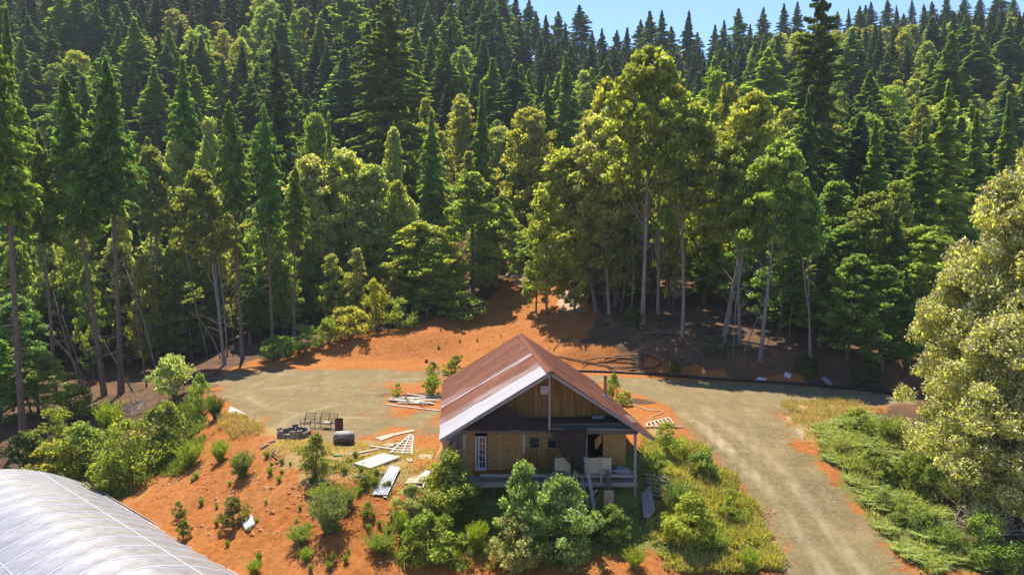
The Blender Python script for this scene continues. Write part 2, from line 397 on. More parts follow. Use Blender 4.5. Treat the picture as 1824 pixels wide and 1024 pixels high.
dry = np.maximum.reduce([pmask(px, py, gpoly(q), 1.6) * k for q, k in [
    ([(400, 700), (520, 760), (640, 780), (760, 800), (700, 880), (560, 850), (430, 780)], .75),
    ([(1385, 715), (1490, 712), (1560, 735), (1500, 790), (1440, 800)], .9),
    ([(1150, 740), (1230, 800), (1330, 900), (1390, 1000), (1300, 1010), (1150, 900)], .7),
    ([(380, 660), (560, 656), (560, 672), (400, 690)], .5)]])
green = np.maximum.reduce([pmask(px, py, gpoly(q), 1.4) * k for q, k in [
    ([(1150, 790), (1240, 800), (1330, 900), (1340, 960), (1150, 1000), (700, 990), (760, 880)], .75),
    ([(1450, 760), (1560, 740), (1660, 800), (1760, 1010), (1640, 1022), (1560, 960), (1480, 850)], .9),
    ([(60, 840), (350, 700), (330, 830), (180, 860)], .7)]])
litter = np.maximum.reduce([pmask(px, py, gpoly(q), 1.0) * k for q, k in [
    ([(985, 505), (1035, 520), (1050, 560), (1000, 560)], .75), ([(900, 482), (950, 482), (960, 520), (915, 510)], .6),
    ([(1600, 965), (1680, 990), (1700, 1022), (1610, 1022)], .6), ([(1395, 740), (1420, 740), (1520, 860), (1490, 850)], .5), ([(1350, 900), (1380, 920), (1400, 1020), (1370, 1020)], .45)]])
cx_ = np.interp(py, [20, 34, 40, 46, 52, 58], [17.2, 17, 16.6, 15.4, 14.2, 15])
track = np.zeros(len(px))
for off in (-1.15, -.75, .8, 1.2): track = np.maximum(track, smooth(.32, .0, np.abs(px - cx_ - off)) * smooth(58, 48, py))
track *= .55 + fbm(px, py, 1.2) * .9
rng_t = RS(5)
for k in range(7):   # wheel arcs over the turning circle
    c0 = (-12 + rng_t.randn() * 9, 52 + rng_t.randn() * 8); r0 = 9 + k * 2.1
    track = np.maximum(track, (.3 + fbm(px, py, 3.) * .5) * smooth(.4, 0, np.abs(np.hypot(px - c0[0], (py - c0[1]) * 1.0) - r0)) * g1)
attrs = (('gravel', grav), ('duff', duff), ('dry', dry), ('green', green), ('litter', litter), ('track', np.clip(track, 0, 1)))
def sheet_part(name, faces):
    used = np.unique(faces); remap = np.zeros(len(V), int); remap[used] = np.arange(len(used))
    me = npmesh(name, V[used], remap[faces], [M['ground']], smoothf=True)
    for nm, a in attrs:
        at = me.attributes.new(nm, 'FLOAT', 'POINT'); at.data.foreach_set('value', np.ascontiguousarray(a[used], np.float32))
    return tag(link(bpy.data.objects.new(name, me)), kind='structure')
isr = grav[Q].mean(1) > .5
east = px[Q].mean(1) > 4
sheet_part('ground', Q[~isr]); sheet_part('gravel_road', Q[isr & east]); sheet_part('gravel_yard', Q[isr & ~east])

# ------------------------------------------------------------ the cabin
YAW = R(5.1)
HM = Matrix.Translation((at_y(981, 661, 38.0).x, 38.0, 0)) @ Matrix.Rotation(YAW, 4, 'Z')
HMi = HM.inverted()
house = empty('wooden_cabin', HM.translation, YAW)
tag(house, 'weathered plywood cabin with a rusty red metal gable roof and open front porch', 'cabin')
def loc(u, v, yl=0.0):
    """pixel to cabin coordinates on the plane y = yl of the cabin's own frame"""
    o = HMi @ Vector((0, 0, HC)); d = (HMi.to_3x3() @ Vector(ray(u, v)))
    t = (yl - o.y) / d.y; return o + d * t
L_ = 16.6
AP = loc(981, 661, 0); EL = loc(781.6, 781.8, 0); ER = loc(1168, 780.8, 0)
def roof_side(name, E, mat, flip):
    # corrugated sheet: runs from the ridge down to the eave, ribs every .23 m
    A = Vector((0, 0, AP.z)); d = Vector((E.x, 0, E.z - AP.z)); Ls = d.length; d.normalize()
    nrm = Vector((-d.z, 0, d.x)); nrm = nrm if nrm.z > 0 else -nrm
    ys = []; y = 0
    while y < L_ - .01:
        ys += [(y, 0), (y + .14, 0), (y + .16, .028), (y + .20, .028), (y + .222, 0)]; y += .232
    ys.append((L_, 0)); sx = [0, .33 * Ls, .34 * Ls, .68 * Ls, .69 * Ls, Ls]; lift = [.012, .006, .0, -.006, -.012, -.02]
    vv = []; ff = []; rr = RS(11)
    for (y, hgt) in ys:
        for k, s_ in enumerate(sx):
            wob = .012 * math.sin(y * 1.7 + k) + (rr.rand() - .5) * .006
            e = (.05 * math.sin(int(y / .93) * 5.1)) if k == 5 else 0
            vv.append((s_ + e, y, hgt + lift[k] + wob * .6))
    nn = len(sx)
    for i in range(len(ys) - 1):
        for k in range(nn - 1): a = i * nn + k; ff.append((a, a + 1, a + nn + 1, a + nn))
    me = bpy.data.meshes.new(name); me.from_pydata(vv, [], ff); me.materials.append(M[mat]); me.update()
    o = bpy.data.objects.new(name, me); link(o, house)
    yv = Vector((0, 1, 0)); mt = Matrix((d, yv, nrm)).transposed().to_4x4(); mt.translation = A
    o.matrix_basis = mt
    sm = o.modifiers.new('thick', 'SOLIDIFY'); sm.thickness = .03; sm.offset = -1
    return o, d, nrm, Ls
rl, dl, nl, Lsl = roof_side('roof', EL, 'roof_left', False); rl['label'] = 'left roof slope, rusty with white galvanised sheets at the front'
rr_, dr, nr, Lsr = roof_side('roof', ER, 'roof_right', True); rr_['label'] = 'right roof slope, plain dark rust'
A0 = Vector((0, 0, AP.z))
cap = MB()
for d in (dl, dr):
    n_ = nl if d is dl else nr
    a = A0 + n_ * .05 + Vector((0, -.04, 0)); b = a + d * .28
    cap.poly([a, b, b + Vector((0, L_ + .08, 0)), a + Vector((0, L_ + .08, 0))], n_ * .01)
cap.build('ridge_cap', 'rust', house)
for d, n_, Ls in ((dl, nl, Lsl), (dr, nr, Lsr)):
    f = MB()
    for y in (0.01, L_ - .06):
        f.bar(A0 + d * .02 - n_ * .14 + Vector((0, y, 0)), A0 + d * (Ls - .02) - n_ * .14 + Vector((0, y, 0)), .05, .17, up=n_)
        f.build('fascia', 'wood_grey', house); f = MB()
    dk = MB(); a = A0 - n_ * .05 + Vector((0, .08, 0)); b = A0 + d * (Ls - .05) - n_ * .05 + Vector((0, .08, 0))
    dk.poly([a, b, b + Vector((0, L_ - .2, 0)), a + Vector((0, L_ - .2, 0))], n_ * -.02).build('roof_deck', 'wood_dark', house)
    rf = MB()
    for k in range(20): rf.bar(A0 + d * .1 - n_ * .14 + Vector((0, .45 + k * .82, 0)), A0 + d * (Ls - .1) - n_ * .14 + Vector((0, .45 + k * .82, 0)), .05, .13, up=n_)
    rf.build('rafter', 'wood_dark', house)
WY = 2.7                                    # front wall plane
def pl(u, v, y=WY): return loc(u, v, y)
xL = pl(821, 800).x; xR = pl(1114, 800).x; zF = pl(847, 840).z; zT = 2.35
xWL = pl(799, 800, 3.6).x
# walls: sides, back; the front is made of separate sheets
wb = MB()
wb.box(((xWL + .06), (3.9 + L_ - .8) / 2, (zF - .6 + 2.4) / 2), (.12, L_ - .8 - 3.9, 2.4 - zF + .6))
wb.box((xR - .06, (WY + .2 + L_ - .8) / 2, (zF - .6 + 2.35) / 2), (.12, L_ - .8 - WY - .2, 2.35 - zF + .6))
wb.box(((xWL + xR) / 2, L_ - .8, (zF - .6 + 2.35) / 2), (xR - xWL, .12, 2.35 - zF + .6))
wb.box(((xWL + xL) / 2, 3.84, (zF - .6 + 2.6) / 2), (xL - xWL + .1, .1, 2.6 - zF + .6))
wb.box((xL, (WY + 3.84) / 2 + .1, (zF - .6 + 2.6) / 2), (.1, 1.0, 2.6 - zF + .6))
wb.build('side_wall', 'wood_grey', house)
# back gable
MB().poly([(-5.4, L_ - .85, 2.0), (5.4, L_ - .85, 2.0), (0, L_ - .85, AP.z - .45)], (0, .08, 0)).build('back_gable', 'ply_gable', house)
MB().box(((xL + xR) / 2, WY + 1.2, zF - .45), (xR - xL - .3, 2.0, .9)).build('floor', 'wood_dark', house)
MB().box(((xWL + xR) / 2, WY + 2.2, 1), (xR - xWL - .3, .06, 3.2)).build('room_shade_backing', 'painted_room_shade', house)  # near-black backing paints the unlit room behind the door opening
def panel(name, u0, v0, u1, v1, mat, th=.04, y=WY, off=0.0):
    a = pl(u0, v0, y); b = pl(u1, v1, y)
    return MB().box(((a.x + b.x) / 2, y + off, (a.z + b.z) / 2), (abs(b.x - a.x), th, abs(a.z - b.z))).build(name, mat, house)
zb = 846
panel('wall_sheet', 822, 770, 846, zb, 'osb'); panel('wall_sheet', 868, 770, 934, zb, 'osb')
panel('batten', 889, 771, 893, zb, 'plank_tan', .05, WY, -.045)
panel('wall_sheet', 935, 799, 1012, 870, 'ply_gable'); panel('wall_sheet', 935, 770, 942, 799, 'osb'); panel('wall_sheet', 962, 770, 974, 799, 'osb')
panel('wall_sheet', 942, 770, 962, 777.5, 'osb'); panel('wall_sheet', 974, 770, 1012, 775, 'osb'); panel('wall_sheet', 993, 775, 1012, 799, 'osb')
panel('wall_sheet', 1012, 770, 1046, 870, 'ply_gable'); panel('wall_sheet', 1074, 772, 1114, zb + 6, 'osb')
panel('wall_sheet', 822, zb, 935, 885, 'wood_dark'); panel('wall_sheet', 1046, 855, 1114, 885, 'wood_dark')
panel('batten', 1041, 770, 1044, 870, 'wood_dark', .05, WY, -.045)
panel('batten', 955, 800, 957, 868, 'wood_dark', .04, WY, -.04); panel('batten', 1020, 772, 1022, 868, 'wood_dark', .04, WY, -.04)
# hanging scrap of board in the dark doorway
a = pl(1058, 785); MB().poly([pl(1059, 784), pl(1072, 772), pl(1072, 785), pl(1064, 800), pl(1060, 797)], (0, .03, 0)).build('torn_board', 'osb', house)
# french door: frame, muntins and glass
dm = MB(); gl = MB(); y = WY - .03
a = pl(846.5, 777, y); b = pl(867, 840, y); x0, x1, z1, z0 = a.x, b.x, a.z, b.z; W_ = x1 - x0; H_ = z1 - z0
for xx in (x0 + .045, x1 - .05): dm.box((xx, y, (z0 + z1) / 2), (.09 if xx < x0 + .1 else .06, .06, H_))
xm0 = x0 + W_ * .30; dm.box((xm0, y, (z0 + z1) / 2), (.10, .055, H_)); dm.box((x1 - W_ * .10, y, (z0 + z1) / 2), (.08, .055, H_))
dm.box(((x0 + x1) / 2, y, z1 - .04), (W_, .05, .08)); dm.box(((x0 + x1) / 2, y, z0 + .14), (W_, .05, .28))
xa, xb = xm0 + .05, x1 - W_ * .10 - .04
dm.box(((xa + xb) / 2, y, (z0 + z1) / 2), (.03, .04, H_ - .1))
for k in range(1, 5): dm.box(((xa + xb) / 2, y, z0 + .28 + (H_ - .36) * k / 5), (xb - xa, .04, .03))
dr_o = dm.build('door', 'white_paint', house); dr_o['label'] = 'white french door with ten small panes'
MB().box(((xa + xb) / 2, y + .01, (z0 + z1) / 2 + .1), (xb - xa, .01, H_ - .3)).build('door_glass', 'glass', dr_o)
MB().box((xm0, y - .05, z0 + .95), (.03, .05, .12)).build('handle', 'iron', dr_o)
def window(u0, v0, u1, v1):
    a = pl(u0, v0); b = pl(u1, v1); f = MB(); t = .06; y = WY - .02
    f.box(((a.x + b.x) / 2, y, a.z), (b.x - a.x + t, .07, t)); f.box(((a.x + b.x) / 2, y - .02, b.z), (b.x - a.x + t, .11, t))
    f.box((a.x, y, (a.z + b.z) / 2), (t, .07, a.z - b.z - t)); f.box((b.x, y, (a.z + b.z) / 2), (t, .07, a.z - b.z - t))
    o = f.build('window', 'wood_grey', house)
    MB().box(((a.x + b.x) / 2, WY, (a.z + b.z) / 2), (b.x - a.x - t, .02, a.z - b.z - t)).build('pane', 'glass', o)
window(943, 778, 961, 798); window(975, 776, 992, 798)
# gable wall: upright plywood sheets set back under the roof
us = [858, 902, 944, 980, 1036, 1082, 1128]
gz0 = 2.55
def roofz(x): 
    return (AP.z + (EL.z - AP.z) * x / EL.x) if x < 0 else (AP.z + (ER.z - AP.z) * x / ER.x)
xs = [-4.2, -3.0, -1.78, -.56, .3, 1.6, 2.85, 3.85, 4.6]
for k in range(len(xs) - 1):
    a_, b_ = xs[k] + .008, xs[k + 1] - .008; top = .2
    if a_ < 0 < b_: pts = [(a_, 0, gz0), (b_, 0, gz0), (b_, 0, roofz(b_) - top), (0, 0, AP.z - top), (a_, 0, roofz(a_) - top)]
    else: pts = [(a_, 0, gz0), (b_, 0, gz0), (b_, 0, roofz(b_) - top), (a_, 0, roofz(a_) - top)]
    yy = 2.2 + (k % 2) * .012
    MB().poly([Vector((p[0], yy, p[2])) for p in pts], (0, .03, 0)).build('gable_sheet', 'ply_gable', house)
    MB().box((b_ + .008, yy - .03, (gz0 + roofz(b_) - .2) / 2), (.06, .035, roofz(b_) - .2 - gz0 - .05)).build('batten', 'wood_dark' if k % 2 else 'plank_tan', house)
a = loc(962.5, 686.5, 2.12); b = loc(978, 701, 2.12)
vo = MB().box(((a.x + b.x) / 2, 2.1, (a.z + b.z) / 2), (b.x - a.x, .12, a.z - b.z)).build('gable_vent', 'white_paint', house)
sl = MB()
for k in range(6): sl.box(((a.x + b.x) / 2, 2.03, b.z + .05 + k * (a.z - b.z - .1) / 5), (b.x - a.x - .1, .03, .03))
sl.build('louvre', 'vent_beige', vo)
# porch: roof plate with scrap sheets, beam, posts, deck, rails
PY = .45
pa = loc(821, 766, PY); pb = loc(1136, 769, PY)
MB().bar(pa, pb, .16, .26).build('porch_beam', 'wood_dark', house)
MB().bar(pa + Vector((-.02, -.06, .18)), pb + Vector((.02, -.06, .16)), .10, .05).build('porch_beam_cap', 'wood_grey', house)
MB().box(((pa.x + pb.x) / 2, PY + 1.0, pa.z + .17), (pb.x - pa.x, 1.9, .06)).build('porch_ceiling', 'wood_dark', house)
def strip(name, u0, v0, u1, v1, d1, d2, mat, parent=None, rise=.02):
    a = loc(u0, v0, d1); b = loc(u1, v1, d1); 
    return MB().poly([a, b, b + Vector((.05, d2, rise)), a + Vector((-.04, d2, rise))], (0, 0, -.02)).build(name, mat, parent)
s1 = strip('scrap_sheet', 826, 764, 945, 766, .42, 1.3, 'tarp_grey', house, .34); s2 = strip('scrap_sheet', 1035, 767, 1134, 766, .42, 1.1, 'tarp_grey', house, .30)
s3 = strip('scrap_sheet', 985, 763, 1060, 762, .7, .9, 'tarp_grey', house, .25); s4 = strip('scrap_sheet', 1056, 745, 1077, 744, 1.4, .3, 'galv', house, .1)
cp = MB(); cp.bar(loc(979, 664, .1), loc(978.5, 765, .1), .10, .13, up=(0, 1, 0)); cp.build('gable_post', 'wood_grey', house)
def post(u, v0, v1, w_=.13, mat='wood_grey', y=PY, name='porch_post'):
    a = loc(u, v0, y); b = loc(u, v1, y); b.x = a.x
    return MB().box(((a.x + b.x) / 2, y, (a.z + b.z) / 2), (w_, w_, abs(a.z - b.z))).build(name, mat, house)
post(827, 773, 905, .12); post(1131.5, 773, 912, .14); post(822, 773, 905, .07, 'wood_dark', PY + .02)
post(933, 772, 806, .14, 'wood_grey'); post(1045, 772, 848, .05, 'wood_grey', .5)
for u in (880, 990, 1060): post(u, 868, 915, .16, 'wood_dark', PY + .1, 'deck_pier')
bl = loc(829, 846, PY); br = loc(1135, 847, PY)
dz = loc(1000, 862, PY).z
MB().box(((bl.x + br.x) / 2, PY + 1.1, dz - .02), (br.x - bl.x, 2.3, .08)).build('deck', 'wood_grey', house)
MB().bar(loc(829, 862.5, PY - .06), loc(1135, 862.5, PY - .06), .05, .26).build('rim_board', 'wood_grey', house)
MB().bar(loc(855, 846.5, PY - .02), loc(1135, 847, PY - .02), .06, .17).build('rail', 'wood_grey', house)
MB().bar(loc(855, 854.5, PY - .01), loc(1135, 855, PY - .01), .05, .08).build('rail', 'wood_dark', house)
MB().bar(loc(1068, 836, PY - .03), loc(1134, 841, PY - .03), .05, .06).build('rail', 'wood_grey', house)
# stove pipe on the right slope
def on_roof(u, v, d, n_):
    o = HMi @ Vector((0, 0, HC)); r_ = HMi.to_3x3() @ Vector(ray(u, v)); t = (A0 - o).dot(n_) / r_.dot(n_); return o + r_ * t
sp = on_roof(1078, 705, dr, nr); top = sp.copy(); sc_ = (HM @ sp).y / F; top.z += 35 * sc_
st = MB().tube([sp - Vector((0, 0, .2)), top], .11, 12).build('stove_pipe', 'stovepipe', house, smoothf=False)
MB().tube([top - Vector((0, 0, .02)), top + Vector((0, 0, .07))], [.14, .14], 12).build('pipe_cap', 'iron', st)
MB().tube([sp + Vector((0, 0, -.1)), sp + Vector((0, 0, .16))], [.30, .13], 10).build('flashing', 'tarp_grey', st)
MB().bar(sp + nr * .05, sp + dr * .75 + nr * .05 + Vector((0, -.3, 0)), .05, .03).build('flashing_strap', 'iron', st)

# dark netting draped from the gable and hanging over the rail
def W(p): return HM @ p
def cloth(name, rows, mat, parent=None, sag=.0, seed=1, jit=.05):
    r = RS(seed); nr_ = len(rows); nc = len(rows[0]); mb = MB()
    for i in range(nr_):
        for j in range(nc):
            p = Vector(rows[i][j]); p.y += (r.rand() - .5) * jit * 2 + .09 * math.sin(j * 1.9 + i * .5); mb.v.append(p)
    for i in range(nr_ - 1):
        for j in range(nc - 1): a = i * nc + j; mb.f.append((a, a + 1, a + nc + 1, a + nc))
    return mb.build(name, mat, parent, smoothf=True)
def zz(x, y): return (760 + x / 3.0125, 580 + y / 3.0125)
top_ = [(190, 555), (300, 480), (420, 418), (470, 455), (520, 490), (580, 512), (650, 535)]
bot_ = [(190, 562), (300, 562), (420, 562), (470, 562), (520, 562), (580, 562), (655, 565)]
rows = [[W(loc(*zz(a[0] * (1 - t) + b[0] * t, a[1] * (1 - t) + b[1] * t), .25)) for a, b in zip(top_, bot_)] for t in (0, .33, .66, 1)]
n1_ = cloth('shade_netting', rows, 'netting'); tag(n1_, 'dark netting sagging across the left half of the cabin gable', 'netting', 'dark netting draped on the cabin')
Lc = [(662, 558), (672, 600), (700, 650), (735, 705), (775, 750), (803, 782)]; Rc = [(862, 545), (858, 600), (856, 660), (850, 720), (842, 770), (832, 800)]
rows = [[W(loc(*zz(a[0] * (1 - t) + b[0] * t, a[1] * (1 - t) + b[1] * t), .2)) for t in np.linspace(0, 1, 9)] for a, b in zip(Lc, Rc)]
n2_ = cloth('shade_netting', rows, 'netting', seed=4, jit=.08); tag(n2_, 'dark netting hanging in a point from the porch beam over the rail', 'netting', 'dark netting draped on the cabin')

# things on and against the porch
def slab(name, pts, th, mat, label, cat, group=None, bevel=0):
    c = sum((Vector(p) for p in pts), Vector()) / len(pts)
    o = MB().poly(pts, th).build(name, mat, None, origin=c, bevel=bevel); return tag(o, label, cat, group)
def porch_board(u0, v0, u1, v1, y0, lean, mat, label, name='plywood_board', cat='board', group=None):
    a = loc(u0, v1, y0); b = loc(u1, v1, y0); c = loc(u1, v0, y0 + lean); d = loc(u0, v0, y0 + lean)
    return slab(name, [W(p) for p in (a, b, c, d)], (0, .02, .0), mat, label, cat, group)
porch_board(988, 815, 1016, 843, .65, .25, 'beige_board', 'beige board leaning on the porch rail left of the hanging netting', group='beige boards leaning on the porch rail')
porch_board(1041, 815, 1089, 843, .65, .25, 'beige_board', 'wide beige board leaning on the porch rail right of the hanging netting', group='beige boards leaning on the porch rail')
porch_board(983, 838, 1008, 858, .1, .12, 'wood_dark', 'small dark panel hung on the outside of the porch rail', 'wall_panel', 'panel')
porch_board(1076, 873, 1093, 902, -.9, .3, 'plank_tan', 'tan offcut of plywood standing below the deck in front of the rail')
def plank(u0, v0, u1, v1, y0, y1, w_, mat, label, t=.04):
    a = W(loc(u0, v0, y0)); b = W(loc(u1, v1, y1)); c = (a + b) / 2
    o = MB().bar(a, b, w_, t, up=(0, 1, .3)).build('plank', mat, None, origin=c)
    return tag(o, label, 'plank', 'planks propped against the porch')
plank(1042, 812, 1059, 905, .2, -1.2, .20, 'wood_grey', 'long grey plank propped on the rail right of the netting')
plank(1035, 840, 1049, 905, .3, -1.0, .10, 'wood_grey', 'thin grey plank propped below the tip of the netting')
plank(1069, 813, 1071, 858, .3, .1, .10, 'plank_tan', 'upright yellowish plank standing before the beige board')
plank(1082, 838, 1087, 876, .2, -.2, .24, 'wood_dark', 'short wide dark plank against the rail near the right post', .05)
plank(1024, 838, 1017, 878, .2, -.7, .09, 'plank_tan', 'tan stick propped left of the netting tip')
plank(1027, 840, 1027, 882, .2, -.7, .08, 'plank_tan', 'second tan stick standing straight beside the netting tip')
plank(1036, 893, 1064, 872, -.9, -.7, .09, 'plank_tan', 'short tan plank lying slanted across the long grey one')
plank(995, 858, 991, 872, .1, -.2, .12, 'plank_tan', 'stub of tan wood below the small dark panel')
# tarp heap
def lump(name, c, r, mat, seed, sub=3, amp=.25, flat=None):
    import bmesh
    bm = bmesh.new(); bmesh.ops.create_icosphere(bm, subdivisions=sub, radius=1); rs = RS(seed); of = rs.rand(3) * 50
    for v_ in bm.verts:
        k = 1 + amp * 2 * float(vnoise(np.array([v_.co.x * 1.6 + of[0] + v_.co.z]), np.array([v_.co.y * 1.6 + of[1] - v_.co.z]))[0]) + amp * .6 * float(vnoise(np.array([v_.co.x * 4 + of[2]]), np.array([v_.co.z * 4 + v_.co.y * 3]))[0])
        v_.co = Vector((v_.co.x * r[0] * k, v_.co.y * r[1] * k, v_.co.z * r[2] * k))
    me = bpy.data.meshes.new(name); bm.to_mesh(me); bm.free(); me.materials.append(M[mat])
    if flat is None: me.polygons.foreach_set('use_smooth', np.ones(len(me.polygons), bool))
    o = bpy.data.objects.new(name, me); o.location = c; return link(o)
p = W(loc(1108, 842, 1.1)); tag(lump('tarp_heap', p + Vector((0, 0, .0)), (.55, .4, .38), 'tarp_grey', 3), 'crumpled dark tarp heaped in the right corner of the porch', 'tarp')
# grey sheet leaning by the right post, rack of dark slats
pts = [at_y(1143, 880, 38.5), at_y(1158, 862, 39.0), at_y(1167, 908, 37.2), at_y(1156, 923, 36.9), at_y(1146, 921, 36.9)]
slab('leaning_sheet', pts, (.01, .03, 0), 'wood_grey', 'grey weathered sheet leaning in the weeds below the right porch post', 'board')
rk = empty('slatted_rack', at_y(1170, 872, 38.4)); tag(rk, 'dark slatted pallet rack tipped against the right side of the porch', 'pallet')
B = Vector(rk.location)
for k in range(6):
    a = at_y(1147 + k * 3, 843 + k * 7.5, 38.6 - k * .05) - B; b = at_y(1185 + k * 1.6, 850 + k * 7.5, 38.2 - k * .05) - B
    MB().bar(a, b, .09, .03).build('slat', 'wood_grey', rk)
for (u0, v0, u1, v1) in ((1150, 842, 1170, 888), (1180, 846, 1198, 866)):
    MB().bar(at_y(u0, v0, 38.7) - B, at_y(u1, v1, 38.3) - B, .07, .06).build('side_rail', 'wood_dark', rk)
# OSB sheet leaning on the left side of the cabin
pts = [at_y(774, 817, 40.4), at_y(787, 822, 40.2), at_y(802, 784, 40.9), at_y(790, 783, 41.2)]
slab('leaning_sheet', pts, (.02, .04, 0), 'osb_bright', 'bright orange chipboard sheet leaning on the left side of the cabin', 'board')
pts = [at_y(801, 822, 40.0), at_y(806, 822, 40.0), at_y(812, 786, 40.6), at_y(808, 786, 40.6)]
slab('leaning_sheet', pts, (.0, .03, 0), 'plank_tan', 'narrow tan strip of board leaning beside the orange chipboard', 'board')

# ------------------------------------------------------------ greenhouse
AX = Vector((-.771, .637, 0)); PX = Vector((.637, .771, 0))
def gh(t, u, dz): return AX * t + PX * (11.5 + u) + Vector((0, 0, dz)) + GO
GO = Vector((-17.5, 29.7, 0)) - PX * (Vector((-17.5, 29.7, 0)).dot(PX))
gr = empty('greenhouse', gh(5, 0, -6)); tag(gr, 'long plastic covered greenhouse tunnel with metal hoops', 'greenhouse')
Bg = Vector(gr.location)
def prof(u): a = abs(u); return HC - (14.0 + .12 * a + .058 * a * a)
us_ = list(np.linspace(-5.3, 5.3, 41)); t0, t1, dt = -14.4, 20.2, 1.65
ts = []; k = t0
while k < t1 + .01: ts.append(k); k += dt / 6
mb = MB(); wr = RS(21)
for i, t in enumerate(ts):
    f = (i % 6) / 6; sagf = math.sin(math.pi * f)
    for j, u in enumerate([-5.42] + us_ + [5.42]):
        if abs(u) > 5.3: z = prof(5.3) - 2.2
        else: z = prof(u) - .045 * sagf + (wr.rand() - .5) * .012
        mb.v.append(gh(t, u, z) - Bg)
nc = 43
for i in range(len(ts) - 1):
    for j in range(nc - 1): a = i * nc + j; mb.f.append((a, a + 1, a + nc + 1, a + nc))
mb.build('cover', 'film', gr, smoothf=True)
tend = ts[-1]
mb = MB(); mb.poly([gh(tend, u, prof(u)) - Bg for u in us_] + [gh(tend, 5.42, prof(5.3) - 2.2) - Bg, gh(tend, -5.42, prof(5.3) - 2.2) - Bg]); mb.build('end_wall', 'film', gr)
simple('steel', (.62, .62, .64), (.74, .74, .76), 3, .5)
for i in range(0, len(ts), 6):
    t = ts[i]; pts = [gh(t, u, prof(u) + .012) - Bg for u in us_[::2]]
    MB().tube([gh(t, -5.46, prof(5.3) - 2.2) - Bg] + pts + [gh(t, 5.46, prof(5.3) - 2.2) - Bg], .028, 6).build('hoop', 'steel', gr)
for u in (2.75, -2.75, 5.3):
    MB().tube([gh(ts[0], u, prof(u) + .01) - Bg, gh(tend, u, prof(u) + .005) - Bg], .013, 6).build('purlin', 'steel', gr)
MB().bar(gh(ts[0], 5.45, prof(5.3) - .02) - Bg, gh(tend, 5.45, prof(5.3) - .02) - Bg, .06, .10).build('hip_board', 'wood_grey', gr)

# ------------------------------------------------------------ things in the yard
def flat_board(name, uv, th, mat, label, cat='board', group=None, lift=.03, bevel=0):
    pts = [ground(u, v) + Vector((0, 0, lift)) for u, v in uv]
    # one plane through the corners
    c = sum(pts, Vector()) / len(pts); n_ = (pts[1] - pts[0]).cross(pts[2] - pts[0]).normalized(); n_ = n_ if n_.z > 0 else -n_
    pts = [p - n_ * (p - c).dot(n_) for p in pts]
    return slab(name, pts, n_ * th, mat, label, cat, group, bevel)
flat_board('plywood_board', [(668, 781), (700, 773), (703, 777), (679, 786)], .03, 'ply_pale', 'flat pale board on the dirt, left one of an end-to-end pair', group='two flat pale boards end to end')
flat_board('plywood_board', [(701, 773), (735, 766), (741, 768), (704, 777)], .03, 'ply_pale', 'flat pale board on the dirt, right one of an end-to-end pair', group='two flat pale boards end to end')
flat_board('door_slab', [(630, 831), (681, 812), (714, 818), (660, 840)], .16, 'wood_pale', 'thick pale hollow door slab lying flat beside the corrugated sheet', 'door')
flat_board('plywood_board', [(722, 866), (748, 812), (772, 812), (752, 868)], .05, 'ply_pale', 'long pale board lying beside the bush at the cabin corner', lift=.1)
flat_board('plywood_board', [(744, 870), (757, 840), (766, 842), (754, 872)], .04, 'galv', 'narrow grey sheet edge under the long pale board', lift=.05)
flat_board('white_board', [(404, 739), (411, 725), (442, 741), (436, 744)], .05, 'white_paint', 'white board lying at the left edge of the gravel yard', 'board')
# corrugated sheet
pts = [ground(663, 884), ground(695, 835), ground(713, 838), ground(690, 887)]
c = sum(pts, Vector()) / 4; mb = MB(); nu = 13
for i in range(nu):
    t = i / (nu - 1)
    for s_ in (0, .5, 1):
        a = pts[0].lerp(pts[3], t); b = pts[1].lerp(pts[2], t); p = a.lerp(b, s_); p.z += .12 + .018 * math.cos(i * math.pi) * 1 + (.10 if s_ == 1 else 0); mb.v.append(p)
for i in range(nu - 1):
    for k in range(2): a = i * 3 + k; mb.f.append((a, a + 1, a + 4, a + 3))
tag(mb.build('corrugated_sheet', 'galv', None, origin=c), 'shiny corrugated metal sheet lying on the dirt below the door slab', 'metal sheet')
def gplank(u0, v0, u1, v1, w_, mat, label, group='loose planks on the dirt', t=.05, lift=.06, name='plank'):
    a = ground(u0, v0) + Vector((0, 0, lift)); b = ground(u1, v1) + Vector((0, 0, lift)); c = (a + b) / 2
    return tag(MB().bar(a, b, w_, t).build(name, mat, None, origin=c), label, 'plank', group)
gplank(624, 811, 674, 801, .18, 'wood_pale', 'long pale plank pointing at the slatted frame')
gplank(657, 797, 702, 804, .16, 'wood_pale', 'pale plank crossing the long one beside the slatted frame', lift=.12)
gplank(683, 795, 704, 793, .22, 'wood_pale', 'short wide pale plank behind the crossing one')
gplank(690, 798, 712, 791, .12, 'wood_pale', 'pale plank running up to the top of the slatted frame')
gplank(640, 815, 663, 811, .10, 'plank_tan', 'short thin plank above the door slab')
gplank(621, 833, 631, 833, .12, 'wood_pale', 'tiny pale offcut at the left tip of the door slab')
gplank(668, 842, 683, 846, .12, 'wood_pale', 'pale stick poking out under the door slab')
gplank(632, 850, 651, 852, .10, 'wood_grey', 'grey stick in the straw below the door slab')
gplank(728, 818, 731, 824, .30, 'ply_pale', 'small square offcut below the slatted frame')
gplank(683, 886, 689, 888, .16, 'wood_pale', 'little offcut at the foot of the corrugated sheet')
gplank(464, 800, 478, 794, .16, 'wood_grey', 'grey log end on the lip of the orange bank', t=.12)
gplank(479, 790, 490, 787, .16, 'plank_tan', 'brown log near the fire ring on the bank', t=.12)
gplank(479, 822, 490, 808, .08, 'wood_dark', 'dark stick leaning in the scrap pile on the bank', lift=.2)
gplank(484, 810, 497, 822, .08, 'wood_dark', 'dark stick crossing another in the scrap pile', lift=.25)
gplank(494, 824, 505, 820, .14, 'wood_pale', 'pale scrap board beside the crossed dark sticks')
